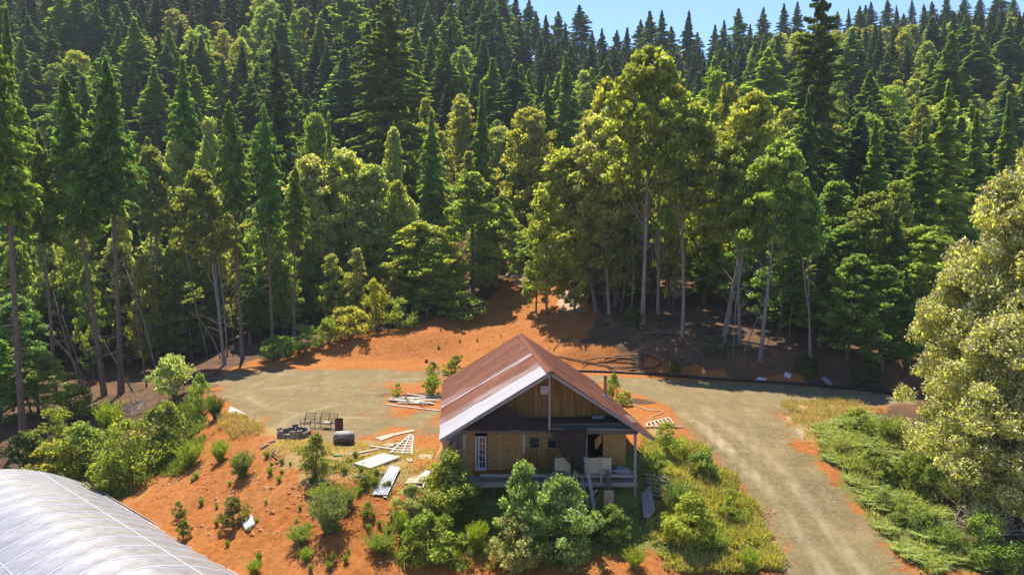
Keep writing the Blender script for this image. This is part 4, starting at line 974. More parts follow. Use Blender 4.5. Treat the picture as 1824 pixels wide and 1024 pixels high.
# --- trees one can tell apart, front rows
T = [
 ('tallfir', 0, 188, 108, 0, 128, DG, 'tall dark fir whose bare trunk stands second right beside the pale willow bush', 'fir tree', (216, 700)),
 ('tallfir', 1, 112, 140, 0, 120, DG, 'tall dark fir with a thick leaning bare trunk left of its twin', 'fir tree', (186, 705)),
 ('tallfir', 2, 68, 236, 0, 88, OL, 'thin pale-stemmed young fir with a light green top left of the leaning one', 'fir tree', (100, 712)),
 ('tallfir', 0, -14, 60, 0, 150, FG, 'fir at the left edge with a bare leaning trunk down to the thicket', 'fir tree', (42, 790)),
 ('tallfir', 2, 408, 186, 0, 88, DG, 'slim dark fir standing at the back left of the gravel yard', 'fir tree', (432, 640)),
 ('tallfir', 1, 470, 192, 0, 88, FG, 'bare-stemmed fir with round green top at the corner of the yard', 'fir tree', (486, 616)),
 ('tallfir', 2, 526, 300, 0, 70, MG, 'thin straight stem with small olive top right of the corner fir', 'fir tree', (524, 606)),
 ('fir', 1, 10, 18, 92, 120, FG, 'broad green fir at the upper left edge behind the leaning trunk', 'fir tree', None),
 ('fir', 3, 325, 108, 100, 140, FG, 'wide green fir behind the pale hardwoods left of centre', 'fir tree', None),
 ('fir', 0, 180, 160, 98, 130, DK, 'dark fir crown right behind the tall twin trunks', 'fir tree', None),
 ('bigfir', 0, 490, 74, 112, 150, (.10, .135, .06), 'grey green pine with thin layered limbs left of the biggest fir', 'pine tree', None),
 ('bigfir', 0, 690, -6, 122, 215, (.14, .19, .045), 'biggest fir with drooping layered branches and a dark bare stem, left of centre', 'fir tree', None),
 ('fir', 4, 768, 198, 106, 125, FL, 'bright green fir behind the dense bushes left of the dirt track', 'fir tree', None),
 ('fir', 2, 858, 150, 110, 118, FG, 'green fir behind the tall bush at the head of the dirt track', 'fir tree', None),
 ('fir', 0, 925, 185, 120, 100, FL, 'slim light green fir straight above the head of the dirt track', 'fir tree', None),
 ('fir', 1, 1008, 96, 124, 92, DG, 'dark fir with visible stem left of the tallest yellow hardwood', 'fir tree', None),
 ('fir', 3, 975, 138, 124, 80, FG, 'narrow fir left of the dark fir with visible stem', 'fir tree', None),
 ('bigfir', 0, 1462, -40, 92, 165, (.10, .14, .04), 'huge dark pine breaking the skyline right of centre', 'pine tree', None),
 ('fir', 1, 1690, 148, 84, 150, FL, 'bright green fir left of the creamy flowering trees', 'fir tree', None),
 ('fir', 3, 1648, 225, 80, 140, FG, 'green fir below and left of the brightest right-hand fir', 'fir tree', None),
 ('fir', 4, 1560, 215, 88, 120, FL, 'green fir halfway between the huge dark pine and the flowering trees', 'fir tree', None),
 ('fir', 2, 1535, 322, 80, 84, (.10, .17, .04), 'small light green young fir low in front of the right-hand firs', 'fir tree', None),
 ('fir', 0, 1740, 200, 88, 120, FG, 'tall green fir behind the top of the flowering trees', 'fir tree', None),
 ('fir', 2, 1798, 170, 96, 130, FG, 'wide green fir at the right edge above the flowering trees', 'fir tree', None),
 ('fir', 3, 1440, 170, 86, 110, DK, 'dark fir low beneath the huge dark pine', 'fir tree', None),
 ('broad', 0, 318, 243, 98, 118, PG, 'pale green hardwood with leaning stems left of the slim dark fir', 'hardwood tree', None),
 ('broad', 2, 372, 204, 98, 84, PG, 'pale pointed hardwood just left of the slim dark fir', 'hardwood tree', None),
 ('tallbroad', 3, 268, 262, 90, 90, OL, 'olive hardwood with bent stem right of the tall twin firs', 'hardwood tree', None),
 ('tallbroad', 1, 350, 300, 0, 110, OL, 'leaning forked hardwood at the dark wood edge left of the yard', 'hardwood tree', (400, 650)),
 ('broad', 1, 552, 272, 99, 118, PG, 'pale green hardwood right of the bare-stemmed corner fir', 'hardwood tree', None),
 ('broad', 3, 612, 262, 101, 118, PG, 'rounded pale hardwood, middle of the light green row behind the bank', 'hardwood tree', None),
 ('broad', 0, 662, 288, 99, 120, PG, 'pale hardwood with grey stem at the right of the light row', 'hardwood tree', None),
 ('broad', 2, 705, 318, 97, 80, YG, 'narrow yellow green hardwood between light row and dense bushes', 'hardwood tree', None),
 ('broad', 4, 842, 305, 99, 130, MG, 'tall bushy green tree left of the dirt track', 'hardwood tree', None),
 ('broad', 1, 752, 392, 94, 135, YG, 'dense yellow green tree standing on the orange bank', 'hardwood tree', None),
 ('broad', 3, 884, 358, 104, 88, MG, 'smaller bushy tree closest to the head of the dirt track', 'hardwood tree', None),
 ('broad', 4, 700, 224, 106, 64, PG, 'small pale pointed hardwood beneath the biggest fir', 'hardwood tree', None),
 ('broad', 0, 560, 195, 105, 90, MG, 'rounded light hardwood between the pine and the biggest fir', 'hardwood tree', None),
 ('fir', 2, 585, 205, 101, 80, FL, 'soft green young fir between the pale hardwoods', 'fir tree', None),
 ('tallbroad', 0, 1158, 82, 0, 160, YL, 'tallest yellow green hardwood with a straight pale trunk', 'hardwood tree', (1144, 585)),
 ('broad', 1, 1082, 134, 90, 100, YG, 'yellow green hardwood at the left shoulder of the tallest one', 'hardwood tree', None),
 ('broad', 2, 1122, 108, 96, 74, YG, 'narrow yellow green hardwood just behind the tallest one', 'hardwood tree', None),
 ('broad', 3, 1000, 262, 0, 140, YG, 'bulky spreading hardwood right of the dirt track', 'hardwood tree', (1062, 556)),
 ('tallbroad', 2, 1062, 205, 0, 110, PG, 'hardwood with clustered brown stems right of the dirt track', 'hardwood tree', (1085, 560)),
 ('tallbroad', 1, 1238, 182, 0, 125, (.21, .25, .055), 'hardwood on a forked pale trunk right of the straight one', 'hardwood tree', (1216, 600)),
 ('tallbroad', 2, 1180, 220, 0, 110, MG, 'slender hardwood between the two palest trunks', 'hardwood tree', (1172, 560)),
 ('tallbroad', 3, 1345, 165, 0, 145, YG, 'broad-headed hardwood with a curved pale stem under the dark pine', 'hardwood tree', (1290, 600)),
 ('tallbroad', 1, 1300, 250, 0, 120, OL, 'hardwood with twin thin curved stems on the shaded bank', 'hardwood tree', (1318, 612)),
 ('tallbroad', 0, 1395, 250, 0, 130, MG, 'hardwood with thin pale stem right of the curved ones', 'hardwood tree', (1354, 640)),
 ('tallbroad', 3, 1428, 330, 0, 90, DG, 'thin grey-stemmed tree in the shade right of the pale trunks', 'hardwood tree', (1444, 640)),
 ('broad', 4, 1300, 145, 100, 90, YG, 'rounded yellow green hardwood behind the forked trunk', 'hardwood tree', None),
 ('broad', 0, 1275, 120, 108, 70, MG, 'small light hardwood high behind the forked trunk', 'hardwood tree', None),
 ('broad', 3, 945, 188, 116, 100, YG, 'light hardwood above the head of the dirt track', 'hardwood tree', None),
 ('broad', 2, 1600, 318, 76, 100, MG, 'light leafy hardwood in front of the right-hand firs', 'hardwood tree', None),
 ('broad', 1, 1500, 400, 74, 130, DG, 'dim leafy hardwood in the shade below the young fir', 'hardwood tree', None),
 ('broad', 4, 1430, 420, 76, 120, DG, 'dim leafy tree at the shaded forest edge under the pine', 'hardwood tree', None),
 ('broad', 0, 1560, 455, 70, 120, DG, 'dark leafy tree above the end of the black pipe', 'hardwood tree', None),
 ('broad', 3, 1645, 400, 70, 130, MG, 'leafy hardwood touching the left side of the flowering trees', 'hardwood tree', None),
 ('broad', 1, 1250, 330, 92, 120, DG, 'dim hardwood filling the gap behind the pale trunks', 'hardwood tree', None),
 ('broad', 2, 1105, 330, 90, 120, MG, 'dim hardwood filling the gap behind the straight pale trunk', 'hardwood tree', None),
]
for (kd, k, ut, vt, Y, wp, col_, lb, ct, bs_) in T: tree_px(kd, k, ut, vt, Y, wp, vary(col_, .05), lb, ct, base=bs_)
tree_px('flowering', 0, 1858, 262, 44, 300, CR, 'tall creamy flowering tree at the right edge', 'flowering tree', 'flowering_tree')
tree_px('flowering', 1, 1738, 455, 44, 215, CR, 'lower creamy flowering tree leaning out over the end of the lane', 'flowering tree', 'flowering_tree')
tree_px('flowering', 1, 1812, 560, 38.5, 250, CR, 'nearest creamy flowering tree above the ferns and the bare twigs', 'flowering tree', 'flowering_tree')

# --- skyline firs
SKY = [(937, 0), (957, 20), (974, 30), (996, 22), (1038, 12), (1056, 55), (1073, 52), (1099, 54), (1115, 52), (1139, 36), (1162, 20), (1180, 20), (1194, 48), (1223, 22), (1242, 58), (1275, 42), (1288, 36), (1319, 15), (1335, 44), (1357, 14), (1396, 8), (1419, 3), (1514, 15), (1531, 12), (1555, 5), (1580, 0), (1600, 18), (1626, 0), (1650, 8), (1662, 3), (1690, -14), (1718, -6), (1745, 0), (1770, -8), (1806, 4), (915, -10), (895, -30), (870, -24), (1012, 40), (1490, 30), (1545, 28), (1612, 26), (1785, -20)]
ORD = ['first', 'second', 'third', 'fourth', 'fifth', 'sixth', 'seventh', 'eighth', 'ninth', 'tenth', 'eleventh', 'twelfth']
def ordn(n):
    if n <= 12: return ORD[n - 1]
    return '%d%s' % (n, 'th' if 10 <= n % 100 <= 20 else {1: 'st', 2: 'nd', 3: 'rd'}.get(n % 10, 'th'))
for i, (u, v) in enumerate(sorted(SKY)):
    Y = 232 + (i * 37 % 23); top = at_y(u, v, Y); g = tz(top.x, Y)
    while top.z - g > 36 and Y < 258: Y += 4; top = at_y(u, v, Y); g = tz(top.x, Y)
    plant('farfir', i % 5, Vector((top.x, Y, g)), max(top.z - g, 12), max(top.z - g, 12) * random.uniform(.55, .8), vary(BL), 'blue green fir on the skyline against the sky, %s from the left' % ordn(i + 1), 'fir tree', 'fir_tree', 'firs standing on the skyline', rz=None)
    plant_top = (u, v)
def skyv(u):
    if u < 905: return -60
    return float(np.interp(u, [905, 960, 1040, 1110, 1180, 1250, 1330, 1400, 1500, 1600, 1700, 1824], [10, 55, 70, 80, 70, 85, 60, 45, 45, 35, 15, 15]))

# --- the rest of the forest: rows going up the hillside
rp = RS(77); CAND = []
Yr = 90.0; row = 0
while Yr < 262:
    sp_ = 5.4 + .006 * Yr; n_ = int(1.75 * Yr / sp_)
    for k in range(-n_ // 2, n_ // 2 + 1):
        x = (k + .5 * (row % 2)) * sp_ + rp.randn() * 1.4; y = Yr + rp.randn() * 1.6
        if abs(x) > .86 * y: continue
        CAND.append((row, x, y))
    Yr += sp_ * .86; row += 1
big = fbm(np.array([c[1] for c in CAND]), np.array([c[2] for c in CAND]), 26, 2)
TA = np.array(TREES)
track_p = gpoly([(905, 560), (900, 482), (955, 480), (1000, 560)])
kept = []
tot = 0
for (row, x, y), bg in zip(CAND, big):
    if y < 150 and np.min(np.hypot(TA[:, 0] - x, TA[:, 1] - y) - TA[:, 2] * .55) < 1.6: continue
    if y < 126 and -.11 < x / y < .06: continue
    if y < 104 and -.35 < x / y < -.03: continue
    z = tz(x, y); u, v0 = proj((x, y, z))
    if u < -70 or u > 1895: continue
    hard = (bg + rp.randn() * .16 + (.20 if y < 105 else .02 if y < 150 else -.13) + (.08 if 900 < u < 1350 and y < 140 else 0)+ (.45 if y < 124 and -.5 < x / y < .42 else 0)) > .06
    h = (rp.uniform(11, 20) if hard else rp.uniform(13, 20) + 9 * rp.rand() ** 3) * (1 if y > 105 else .88)
    # never above the photographed skyline
    for _ in range(12):
        ut, vt = proj((x, y, z + h))
        if vt < skyv(ut) + 6: h *= .9
    if h < 7: continue
    kept.append([row, x, y, z, h, hard, u, v0, proj((x, y, z + h))[1]])
# keep individuals for the nearest of each kind, one mass for the rest
BAND = ['lowest', 'second lowest', 'third lowest', 'fourth lowest', 'fifth lowest']
for hard, cap_ in ((True, 235), (False, 210)):
    L = sorted([q for q in kept if bool(q[5]) == hard], key=lambda q: -q[4] / q[2] if q[8] < 420 else 99); ind = set(id(q) for q in L[:cap_])
    for q in L: q.append(id(q) in ind)
rows_ = sorted(set(q[0] for q in kept)); far_V = []; far_F = []; far_m = []; off = 0
for r_ in rows_:
    Rw = sorted([q for q in kept if q[0] == r_], key=lambda q: q[6]); nh = nf = 0
    for q in Rw:
        _, x, y, z, h, hard, u, v0, vt, indiv = q
        if not indiv: tot += 1; continue
        if hard:
            nh += 1; col_ = vary(([YG, MG, PG, YG, OL, DG] if y > 125 else [YG, PG, PG, YG, MG, PG])[rp.randint(6)], .15); wd = h * rp.uniform(.36, .5)
            near = y < 118
            plant('broad' if near else 'farbroad', rp.randint(5), Vector((x, y, z)), h, wd, col_, 'rounded light green hardwood, %s hardwood from the left in the %s forest row' % (ordn(nh), ordn(r_ + 1)), 'hardwood tree', 'hardwood_tree', 'hardwoods on the hillside')
        else:
            nf += 1; col_ = vary([DK, FG, DK, FG, FL, BL][rp.randint(6)] if y < 170 else [DK, BL, DK, FG, BL, BL][rp.randint(6)], .2); wd = h * rp.uniform(.62, .9)
            near = y < 118
            plant('fir' if near else 'farfir', rp.randint(5), Vector((x, y, z)), h, wd, col_, 'pointed dark fir, %s fir from the left in the %s forest row up the hill' % (ordn(nf), ordn(r_ + 1)), 'fir tree', 'fir_tree', 'firs on the hillside')
def lowfir(seed, hard):
    if hard:
        Vv, Fq, cs, fl = broad(18, 3.2, .08, 60, 34, .85, seed); return Vv, Fq
    return fir(25, 3.4, .1, 80, 26, 1.25, seed, .8)
LOW = {(h_, k): lowfir(500 + k, h_) for h_ in (True, False) for k in range(3)}
for hard, nm, lb in ((True, 'far_hardwoods', 'far hardwood crowns scattered through the upper hillside'), (False, 'far_forest', 'far mass of dark firs covering the upper hillside')):
    VV = []; FF = []; off = 0
    for q in [q for q in kept if bool(q[5]) == hard and not q[9]]:
        _, x, y, z, h = q[:5]; Vv, Fq = LOW[hard, rp.randint(3)]; an = rp.rand() * 6.28; s_ = h / (18 if hard else 25); wd = s_ * rp.uniform(1.25, 1.7)
        P = Vv * [wd, wd, s_]; c_, n_ = math.cos(an), math.sin(an)
        VV.append(np.stack([P[:, 0] * c_ - P[:, 1] * n_ + x, P[:, 0] * n_ + P[:, 1] * c_ + y, P[:, 2] + z], 1)); FF.append(Fq + off); off += len(Vv)
    if VV:
        o = link(bpy.data.objects.new(nm, npmesh(nm, np.concatenate(VV), np.concatenate(FF), [M['needle' if not hard else 'leaf']]))); o.color = (*((.034, .07, .03) if not hard else (.15, .17, .05)), 1); tag(o, lb, 'forest', kind='stuff')
print('forest kept', len(kept), 'in mass', tot, 'rows', len(rows_))

# --- understory saplings filling the shade between the trunks
i_ = 0
for (ub, vb, hh, wp, col_) in [(30, 690, 170, 100, DG), (90, 660, 150, 90, OL), (150, 640, 150, 90, MG), (235, 640, 150, 90, OL), (290, 640, 150, 80, MG), (340, 640, 140, 90, MG), (375, 628, 130, 70, OL), (445, 614, 120, 80, DG), (465, 600, 110, 70, MG), (505, 592, 130, 80, MG), (560, 575, 140, 90, DG), (610, 562, 140, 90, OL), (655, 555, 150, 80, MG), (700, 550, 160, 80, DG), (760, 560, 130, 90, MG),
        (960, 462, 100, 80, DG), (880, 455, 70, 60, DG), (1110, 520, 120, 100, DG), (1190, 520, 130, 90, DG), (1255, 540, 150, 110, DG), (1330, 560, 170, 100, DG), (1390, 590, 190, 110, DG), (1460, 620, 190, 110, DG), (1510, 640, 190, 110, DG), (1570, 660, 190, 110, DG), (1620, 670, 190, 90, DG), (0, 760, 160, 110, DG), (70, 740, 120, 90, MG), (1350, 540, 260, 120, OL), (1480, 560, 240, 120, DG), (1545, 580, 240, 120, OL), (1600, 600, 220, 120, DG)]:
    i_ += 1; g = ground(ub, vb); sc_ = g.y / F
    plant(['broad', 'broad', 'fir'][i_ % 3], i_ % 5, g, hh * sc_, wp * sc_, vary(col_), 'shaded young tree in the forest understory, %s from the left among the saplings' % ordn(i_), 'sapling', 'young_tree', 'young trees in the shade of the forest edge')
j_ = 0
for (ut, vt, Y, wp, col_) in [(30, 420, 84, 60, MG), (80, 400, 88, 70, PG), (150, 380, 90, 60, MG), (160, 470, 82, 50, MG), (225, 360, 90, 66, PG), (250, 450, 84, 50, YG), (300, 400, 88, 60, MG), (345, 380, 92, 60, PG), (395, 400, 92, 70, PG), (430, 430, 88, 50, YG), (452, 360, 95, 64, PG), (500, 380, 94, 60, PG), (508, 470, 88, 44, MG), (540, 420, 92, 50, MG), (575, 360, 97, 66, PG), (590, 450, 90, 48, YG), (632, 440, 90, 56, PG), (640, 350, 98, 60, PG), (690, 400, 96, 60, YG), (700, 470, 90, 50, YG), (725, 350, 99, 60, PG), (790, 330, 108, 60, YG),
        (975, 330, 90, 70, YG), (955, 370, 92, 60, MG), (1025, 330, 88, 70, YG), (1100, 250, 88, 80, YG), (1195, 300, 86, 70, YG), (1260, 280, 86, 80, YG), (1380, 320, 80, 80, MG), (1450, 470, 72, 70, MG), (1520, 470, 72, 70, MG), (1580, 400, 76, 70, YG), (1620, 480, 70, 70, MG), (1480, 360, 80, 70, MG)]:
    j_ += 1; top = at_y(ut, vt, Y); g = Vector((top.x, Y, tz(top.x, Y)))
    plant('broad', j_ % 5, g, top.z - g.z, wp * Y / F, vary(col_), 'slender bright young hardwood along the clearing edge, %s from the left' % ordn(j_), 'young hardwood', 'young_hardwood', 'bright young hardwoods along the clearing edge')
# bare leaning stems in the left woods
i_ = 0
for (u0, v0, u1, v1, r_) in [(150, 705, 95, 520, .10), (165, 690, 60, 560, .06), (240, 700, 150, 540, .07), (280, 665, 225, 480, .10), (262, 690, 235, 470, .08), (150, 700, 110, 560, .06), (330, 640, 280, 440, .09), (345, 640, 300, 470, .08), (372, 640, 330, 440, .11), (300, 640, 285, 430, .10), (60, 745, 20, 600, .08), (405, 635, 385, 440, .10), (418, 620, 412, 450, .08), (395, 640, 350, 560, .06), (505, 600, 500, 440, .06),
        (1095, 545, 1080, 380, .11), (1105, 560, 1130, 440, .06), (1125, 556, 1125, 400, .09), (1198, 556, 1215, 430, .06), (1282, 640, 1310, 500, .05), (1305, 640, 1325, 450, .06), (1322, 635, 1365, 505, .06), (1356, 645, 1368, 500, .08), (1405, 600, 1412, 470, .05), (1440, 640, 1452, 520, .06), (1700, 700, 1690, 560, .07)]:
    i_ += 1; a = ground(u0, v0); b = at_y(u1, v1, a.y + 1.0); m_ = a.lerp(b, .5) + Vector((.25 * (-1) ** i_, 0, 0)); mb = MB(); rs = RS(i_)
    mb.tube([a - Vector((0, 0, .3)), a.lerp(m_, .5), m_, m_.lerp(b, .5), b], [r_ * 1.2, r_, r_ * .85, r_ * .6, r_ * .3], 6)
    for _ in range(9):
        t = .35 + .6 * rs.rand(); p = a.lerp(b, t); d = Vector((rs.randn(), rs.randn() * .5, .6 + rs.rand())).normalized() * (.5 + rs.rand() * 1.2); mb.tube([p, p + d * .6, p + d + Vector((0, 0, .1))], [.03, .02, .008], 4)
    o = mb.build('bare_tree', 'bark_pale' if u0 > 1000 or i_ % 4 == 0 else 'bark_dark', None, origin=a, smoothf=True)
    tag(o, 'thin bare leaning stem at the shaded forest edge, %s from the left' % ordn(i_), 'bare tree', 'bare stems at the forest edge')

# --- bushes one by one
BG = (.19, .24, .045); BY = (.28, .29, .05); BP = (.31, .35, .14); BD = (.09, .13, .035); BR = (.21, .28, .035); BO = (.17, .15, .06)
BU = [
 ('bush', 0, 308, 712, 78, 74, BP, 'round pale willow bush at the forest edge left of the yard'),
 ('bush', 1, 358, 736, 38, 66, MG, 'slim upright bush beside the pale willow bush'),
 ('broom', 0, 384, 746, 40, 40, BD, 'low dark green bush beside the white board'),
 ('bush', 2, 130, 752, 72, 62, BG, 'bush at the back of the thicket nearest the bare trunks'),
 ('broom', 1, 197, 782, 68, 66, BR, 'bright green broom bush in the middle of the thicket'),
 ('bush', 3, 95, 812, 90, 80, BG, 'green bush in the left part of the thicket'),
 ('bush', 0, 45, 845, 80, 70, BD, 'dim bush behind the far end of the greenhouse'),
 ('bush', 1, 150, 846, 120, 86, BG, 'wide bush touching the far end of the greenhouse'),
 ('bush', 2, 105, 848, 100, 60, BY, 'yellowish low bush over the greenhouse roof edge'),
 ('bush', 3, 232, 858, 120, 105, BG, 'tall dense bush at the right of the thicket'),
 ('bush', 0, 295, 812, 88, 90, (.16, .19, .05), 'big olive bush at the top of the orange slope'),
 ('bush', 2, 190, 880, 70, 60, BG, 'bush at the shaded foot of the thicket by the orange gully'),
 ('broom', 2, 338, 832, 52, 50, BR, 'bright low broom on the orange slope under the olive bush'),
 ('broom', 0, 392, 822, 46, 38, BR, 'small bright broom clump right of the olive bush'),
 ('broom', 1, 431, 850, 60, 46, (.13, .18, .045), 'round broom clump alone on the orange slope'),
 ('bush', 1, 562, 852, 62, 74, (.14, .17, .06), 'grey green bush below the fire ring'),
 ('broom', 2, 586, 950, 84, 82, (.15, .18, .07), 'wide grey green broom low on the orange slope'),
 ('broom', 0, 575, 898, 62, 34, BR, 'flat bright broom above the wide grey one'),
 ('broom', 1, 618, 905, 50, 34, BG, 'spreading broom patch right of the flat bright one'),
 ('broom', 2, 533, 968, 56, 34, BG, 'low green broom left of the wide grey one'),
 ('broom', 0, 545, 1000, 34, 26, BR, 'little bright broom near the bottom below the grey one'),
 ('bush', 3, 319, 925, 26, 32, BD, 'small dark round shrub on the orange slope by the greenhouse'),
 ('bush', 0, 328, 962, 28, 34, BD, 'small dark round shrub, the lower of the pair by the greenhouse'),
 ('bush', 2, 417, 938, 52, 52, BO, 'scrubby brownish bush next to the small white mattress'),
 ('broom', 1, 452, 1022, 40, 24, BR, 'bright green clump at the bottom edge right of the greenhouse'),
 ('shrub', 1, 733, 925, 66, 62, BP, 'pale bush at the foot of the long pale board'),
 ('shrub', 0, 802, 915, 108, 112, (.24, .29, .09), 'leafy bush in front of the left porch corner'),
 ('shrub', 0, 932, 985, 100, 160, (.24, .31, .11), 'tallest bush in front of the porch, with a pointed top'),
 ('shrub', 1, 1000, 1000, 135, 150, (.20, .28, .10), 'wide rounded bush in front of the porch right of the pointed one'),
 ('shrub', 1, 925, 1005, 100, 100, BP, 'pale rounded bush at the foot of the pointed one'),
 ('shrub', 1, 1088, 960, 66, 62, MG, 'olive bush under the propped planks'),
 ('broom', 1, 850, 980, 56, 52, (.26, .30, .03), 'vivid yellow green bush at the bottom in front of the cabin'),
 ('bush', 2, 765, 995, 110, 78, BG, 'sprawling green bush below the leafy corner bush'),
 ('broom', 0, 716, 958, 34, 48, BR, 'upright bright sprig left of the sprawling bush'),
 ('broom', 2, 675, 985, 60, 36, BG, 'thin broom clump at the bottom left of the sprawling bush'),
 ('bush', 1, 655, 920, 30, 26, BG, 'small bush on the slope below the corrugated sheet'),
 ('bush', 0, 651, 868, 20, 20, BD, 'tiny dark tuft beside the corrugated sheet'),
 ('bush', 3, 1190, 806, 66, 52, MG, 'round green bush right of the cabin eave by the slatted gate'),
 ('bush', 1, 1092, 712, 36, 44, MG, 'bush behind the stove pipe'),
 ('bush', 2, 1112, 722, 30, 26, PG, 'low pale bush right of the stove pipe'),
 ('bush', 0, 770, 706, 34, 36, BG, 'green bush at the lumber pile beside the roof'),
 ('bush', 1, 771, 675, 26, 30, BG, 'airy sapling behind the bush at the lumber pile'),
 ('bush', 3, 708, 708, 20, 24, BG, 'little bush at the left end of the lumber pile'),
 ('bush', 2, 803, 668, 30, 26, BG, 'low bush just behind the roof ridge'),
 ('bush', 0, 812, 655, 22, 20, BD, 'dark tuft on the dirt behind the roof'),
 ('shrub', 0, 1232, 968, 105, 88, (.30, .34, .07), 'tall leggy green bush in the weeds right of the cabin'),
 ('broom', 2, 1130, 1012, 46, 40, BR, 'bright clump at the bottom right of the porch bushes'),
 ('broom', 0, 1335, 1018, 50, 44, BR, 'bright clump at the bottom beside the drive'),
 ('bush', 3, 1305, 925, 60, 50, BG, 'green bush on the weedy verge of the drive'),
 ('bush', 0, 1170, 850, 50, 44, MG, 'bush growing through the pallet rack'),
 ('bush', 2, 622, 602, 78, 52, BY, 'bright bushy clump on top of the orange bank'),
 ('bush', 1, 672, 590, 56, 84, BY, 'taller bright bush at the right of the bank clump'),
 ('bush', 0, 585, 614, 44, 44, MG, 'bush at the left of the bright bank clump'),
 ('bush', 3, 540, 628, 70, 46, DG, 'dark bush at the left end of the orange bank'),
 ('bush', 2, 495, 640, 60, 40, DG, 'dark low bush behind the back corner of the yard'),
 ('bush', 3, 715, 585, 60, 50, MG, 'leafy bush hanging over the orange bank'),
 ('bush', 1, 822, 572, 90, 50, MG, 'low bush under the tall bushy tree by the track'),
 ('bush', 0, 1200, 671, 28, 32, BD, 'dark bush standing against the black pipe'),
 ('bush', 2, 1045, 527, 34, 30, MG, 'small bush at the shaded right edge of the dirt track'),
 ('bush', 1, 975, 500, 24, 20, BG, 'tuft at the head of the dirt track'),
 ('bush', 3, 1280, 632, 40, 32, BD, 'dark shrub between the pale trunks on the bank'),
 ('bush', 0, 1130, 585, 50, 34, BD, 'dark shrub at the foot of the straight pale trunk'),
 ('bush', 2, 1435, 668, 44, 34, BD, 'dim shrub above the white panel on the bank'),
 ('bush', 0, 1545, 690, 60, 40, BD, 'dim shrub over the far end of the black pipe'),
 ('bush', 1, 1660, 890, 60, 60, MG, 'bush between the ferns and the flowering trees'),
 ('bush', 3, 1760, 1000, 110, 80, MG, 'leafy bush in the bottom right corner'),
 ('bush', 1, 1530, 770, 60, 40, (.20, .25, .07), 'low bush at the upper left of the fern bank'),
 ('broom', 0, 1585, 790, 60, 44, (.18, .22, .06), 'fine-leaved clump in the upper middle of the fern bank'),
 ('bush', 2, 1560, 850, 70, 46, (.16, .20, .06), 'spreading bush in the middle of the fern bank'),
 ('broom', 1, 1500, 815, 44, 34, (.22, .25, .08), 'fine-leaved clump at the drive side of the fern bank'),
 ('bush', 0, 1625, 870, 70, 60, (.15, .20, .05), 'rounded bush at the right of the fern bank'),
 ('bush', 3, 1610, 930, 60, 40, (.20, .24, .07), 'low bush halfway down the fern bank'),
 ('broom', 2, 1680, 975, 70, 46, (.20, .25, .06), 'grassy clump at the lower end of the fern bank'),
 ('bush', 1, 1575, 905, 44, 30, (.22, .26, .08), 'small pale bush near the drive on the fern bank'),
 ('bush', 2, 1650, 950, 54, 36, (.15, .19, .05), 'dark low bush near the lower end of the fern bank'),
 ('bush', 0, 1255, 850, 60, 46, (.19, .24, .06), 'low bush in the weeds halfway along the drive verge'),
 ('broom', 1, 1280, 985, 60, 40, (.22, .27, .06), 'fine-leaved clump near the bottom of the drive verge'),
 ('broom', 2, 1205, 900, 60, 44, (.18, .23, .05), 'fine-leaved clump below the leaning grey sheet'),
]
for i, (kd, k, u, v, wp, hp, col_, lb) in enumerate(BU):
    g = ground(u, v); sc_ = g.y / F
    plant(kd, k, g - Vector((0, 0, .05)), hp * sc_ * 1.05, wp * sc_, vary(col_, .04), lb, 'bush', 'bush')
rs = RS(9)
for i in range(64):
    for _ in range(50):
        u = rs.uniform(270, 700); v = rs.uniform(800, 1020)
        if u > 300 + (v - 860) * .9 and v > 815 + max(0, 450 - u) * .3: break
    g = ground(u, v); s_ = rs.uniform(.25, .6)
    plant('broom', rs.randint(3), g - Vector((0, 0, .03)), s_ * .9, s_, vary(BG, .3), 'tiny green tuft on the bare orange slope', 'plant', 'weed_tuft', 'tiny tufts on the orange slope')
for i in range(22):
    u = rs.uniform(770, 1010); v = rs.uniform(520, 645) 
    if u < 900 and v < 590: v += 50
    g = ground(u, v); s_ = rs.uniform(.25, .5); plant('broom', rs.randint(3), g, s_ * .8, s_, vary(BG, .3), 'tiny green tuft on the dirt track behind the cabin', 'plant', 'weed_tuft', 'tiny tufts on the dirt track')

# --- grass, weeds and ferns (nobody could count these)
def scatter(poly_uv, n_, seed, soft=.6):
    P = np.array(gpoly(poly_uv)); rs = RS(seed); lo = P.min(0); hi = P.max(0); out = []
    while sum(len(o) for o in out) < n_:
        q = rs.rand(n_ * 2, 2) * (hi - lo) + lo; d = seg_dist(q[:, 0], q[:, 1], [tuple(p) for p in P]) + fbm(q[:, 0], q[:, 1], 1.5) * soft * 2; out.append(q[(d < 0) & (rs.rand(len(q)) < .45 + fbm(q[:, 0] + 9, q[:, 1], .9) * 1.6)])
    q = np.concatenate(out)[:n_]; return np.stack([q[:, 0], q[:, 1], terrain(q[:, 0], q[:, 1])], 1)
def blades(name, uv, n_, hgt, wid, color, label, seed, spread=.5, mat='weed'):
    P = scatter(uv, n_, seed); rs = RS(seed + 1); hh = hgt * (.4 + rs.rand(n_) * (1 + 1.2 * np.maximum(fbm(P[:, 0], P[:, 1], 1.6), -.3)))
    A = unit(np.stack([rs.randn(n_) * spread, rs.randn(n_) * spread, np.ones(n_)], 1)); B = unit(np.cross(A, rs.randn(n_, 3)))
    Vv, Fq = diamonds(P + A * (hh * .48)[:, None], A, B, hh, wid * (.6 + .8 * rs.rand(n_)))
    o = link(bpy.data.objects.new(name, npmesh(name, Vv, Fq, [M[mat]]))); o.color = (*color, 1); return tag(o, label, 'grass', kind='stuff')
RG = [(1145, 785), (1215, 790), (1250, 800), (1335, 880), (1375, 960), (1385, 1020), (1290, 1020), (1200, 1010), (1150, 930)]
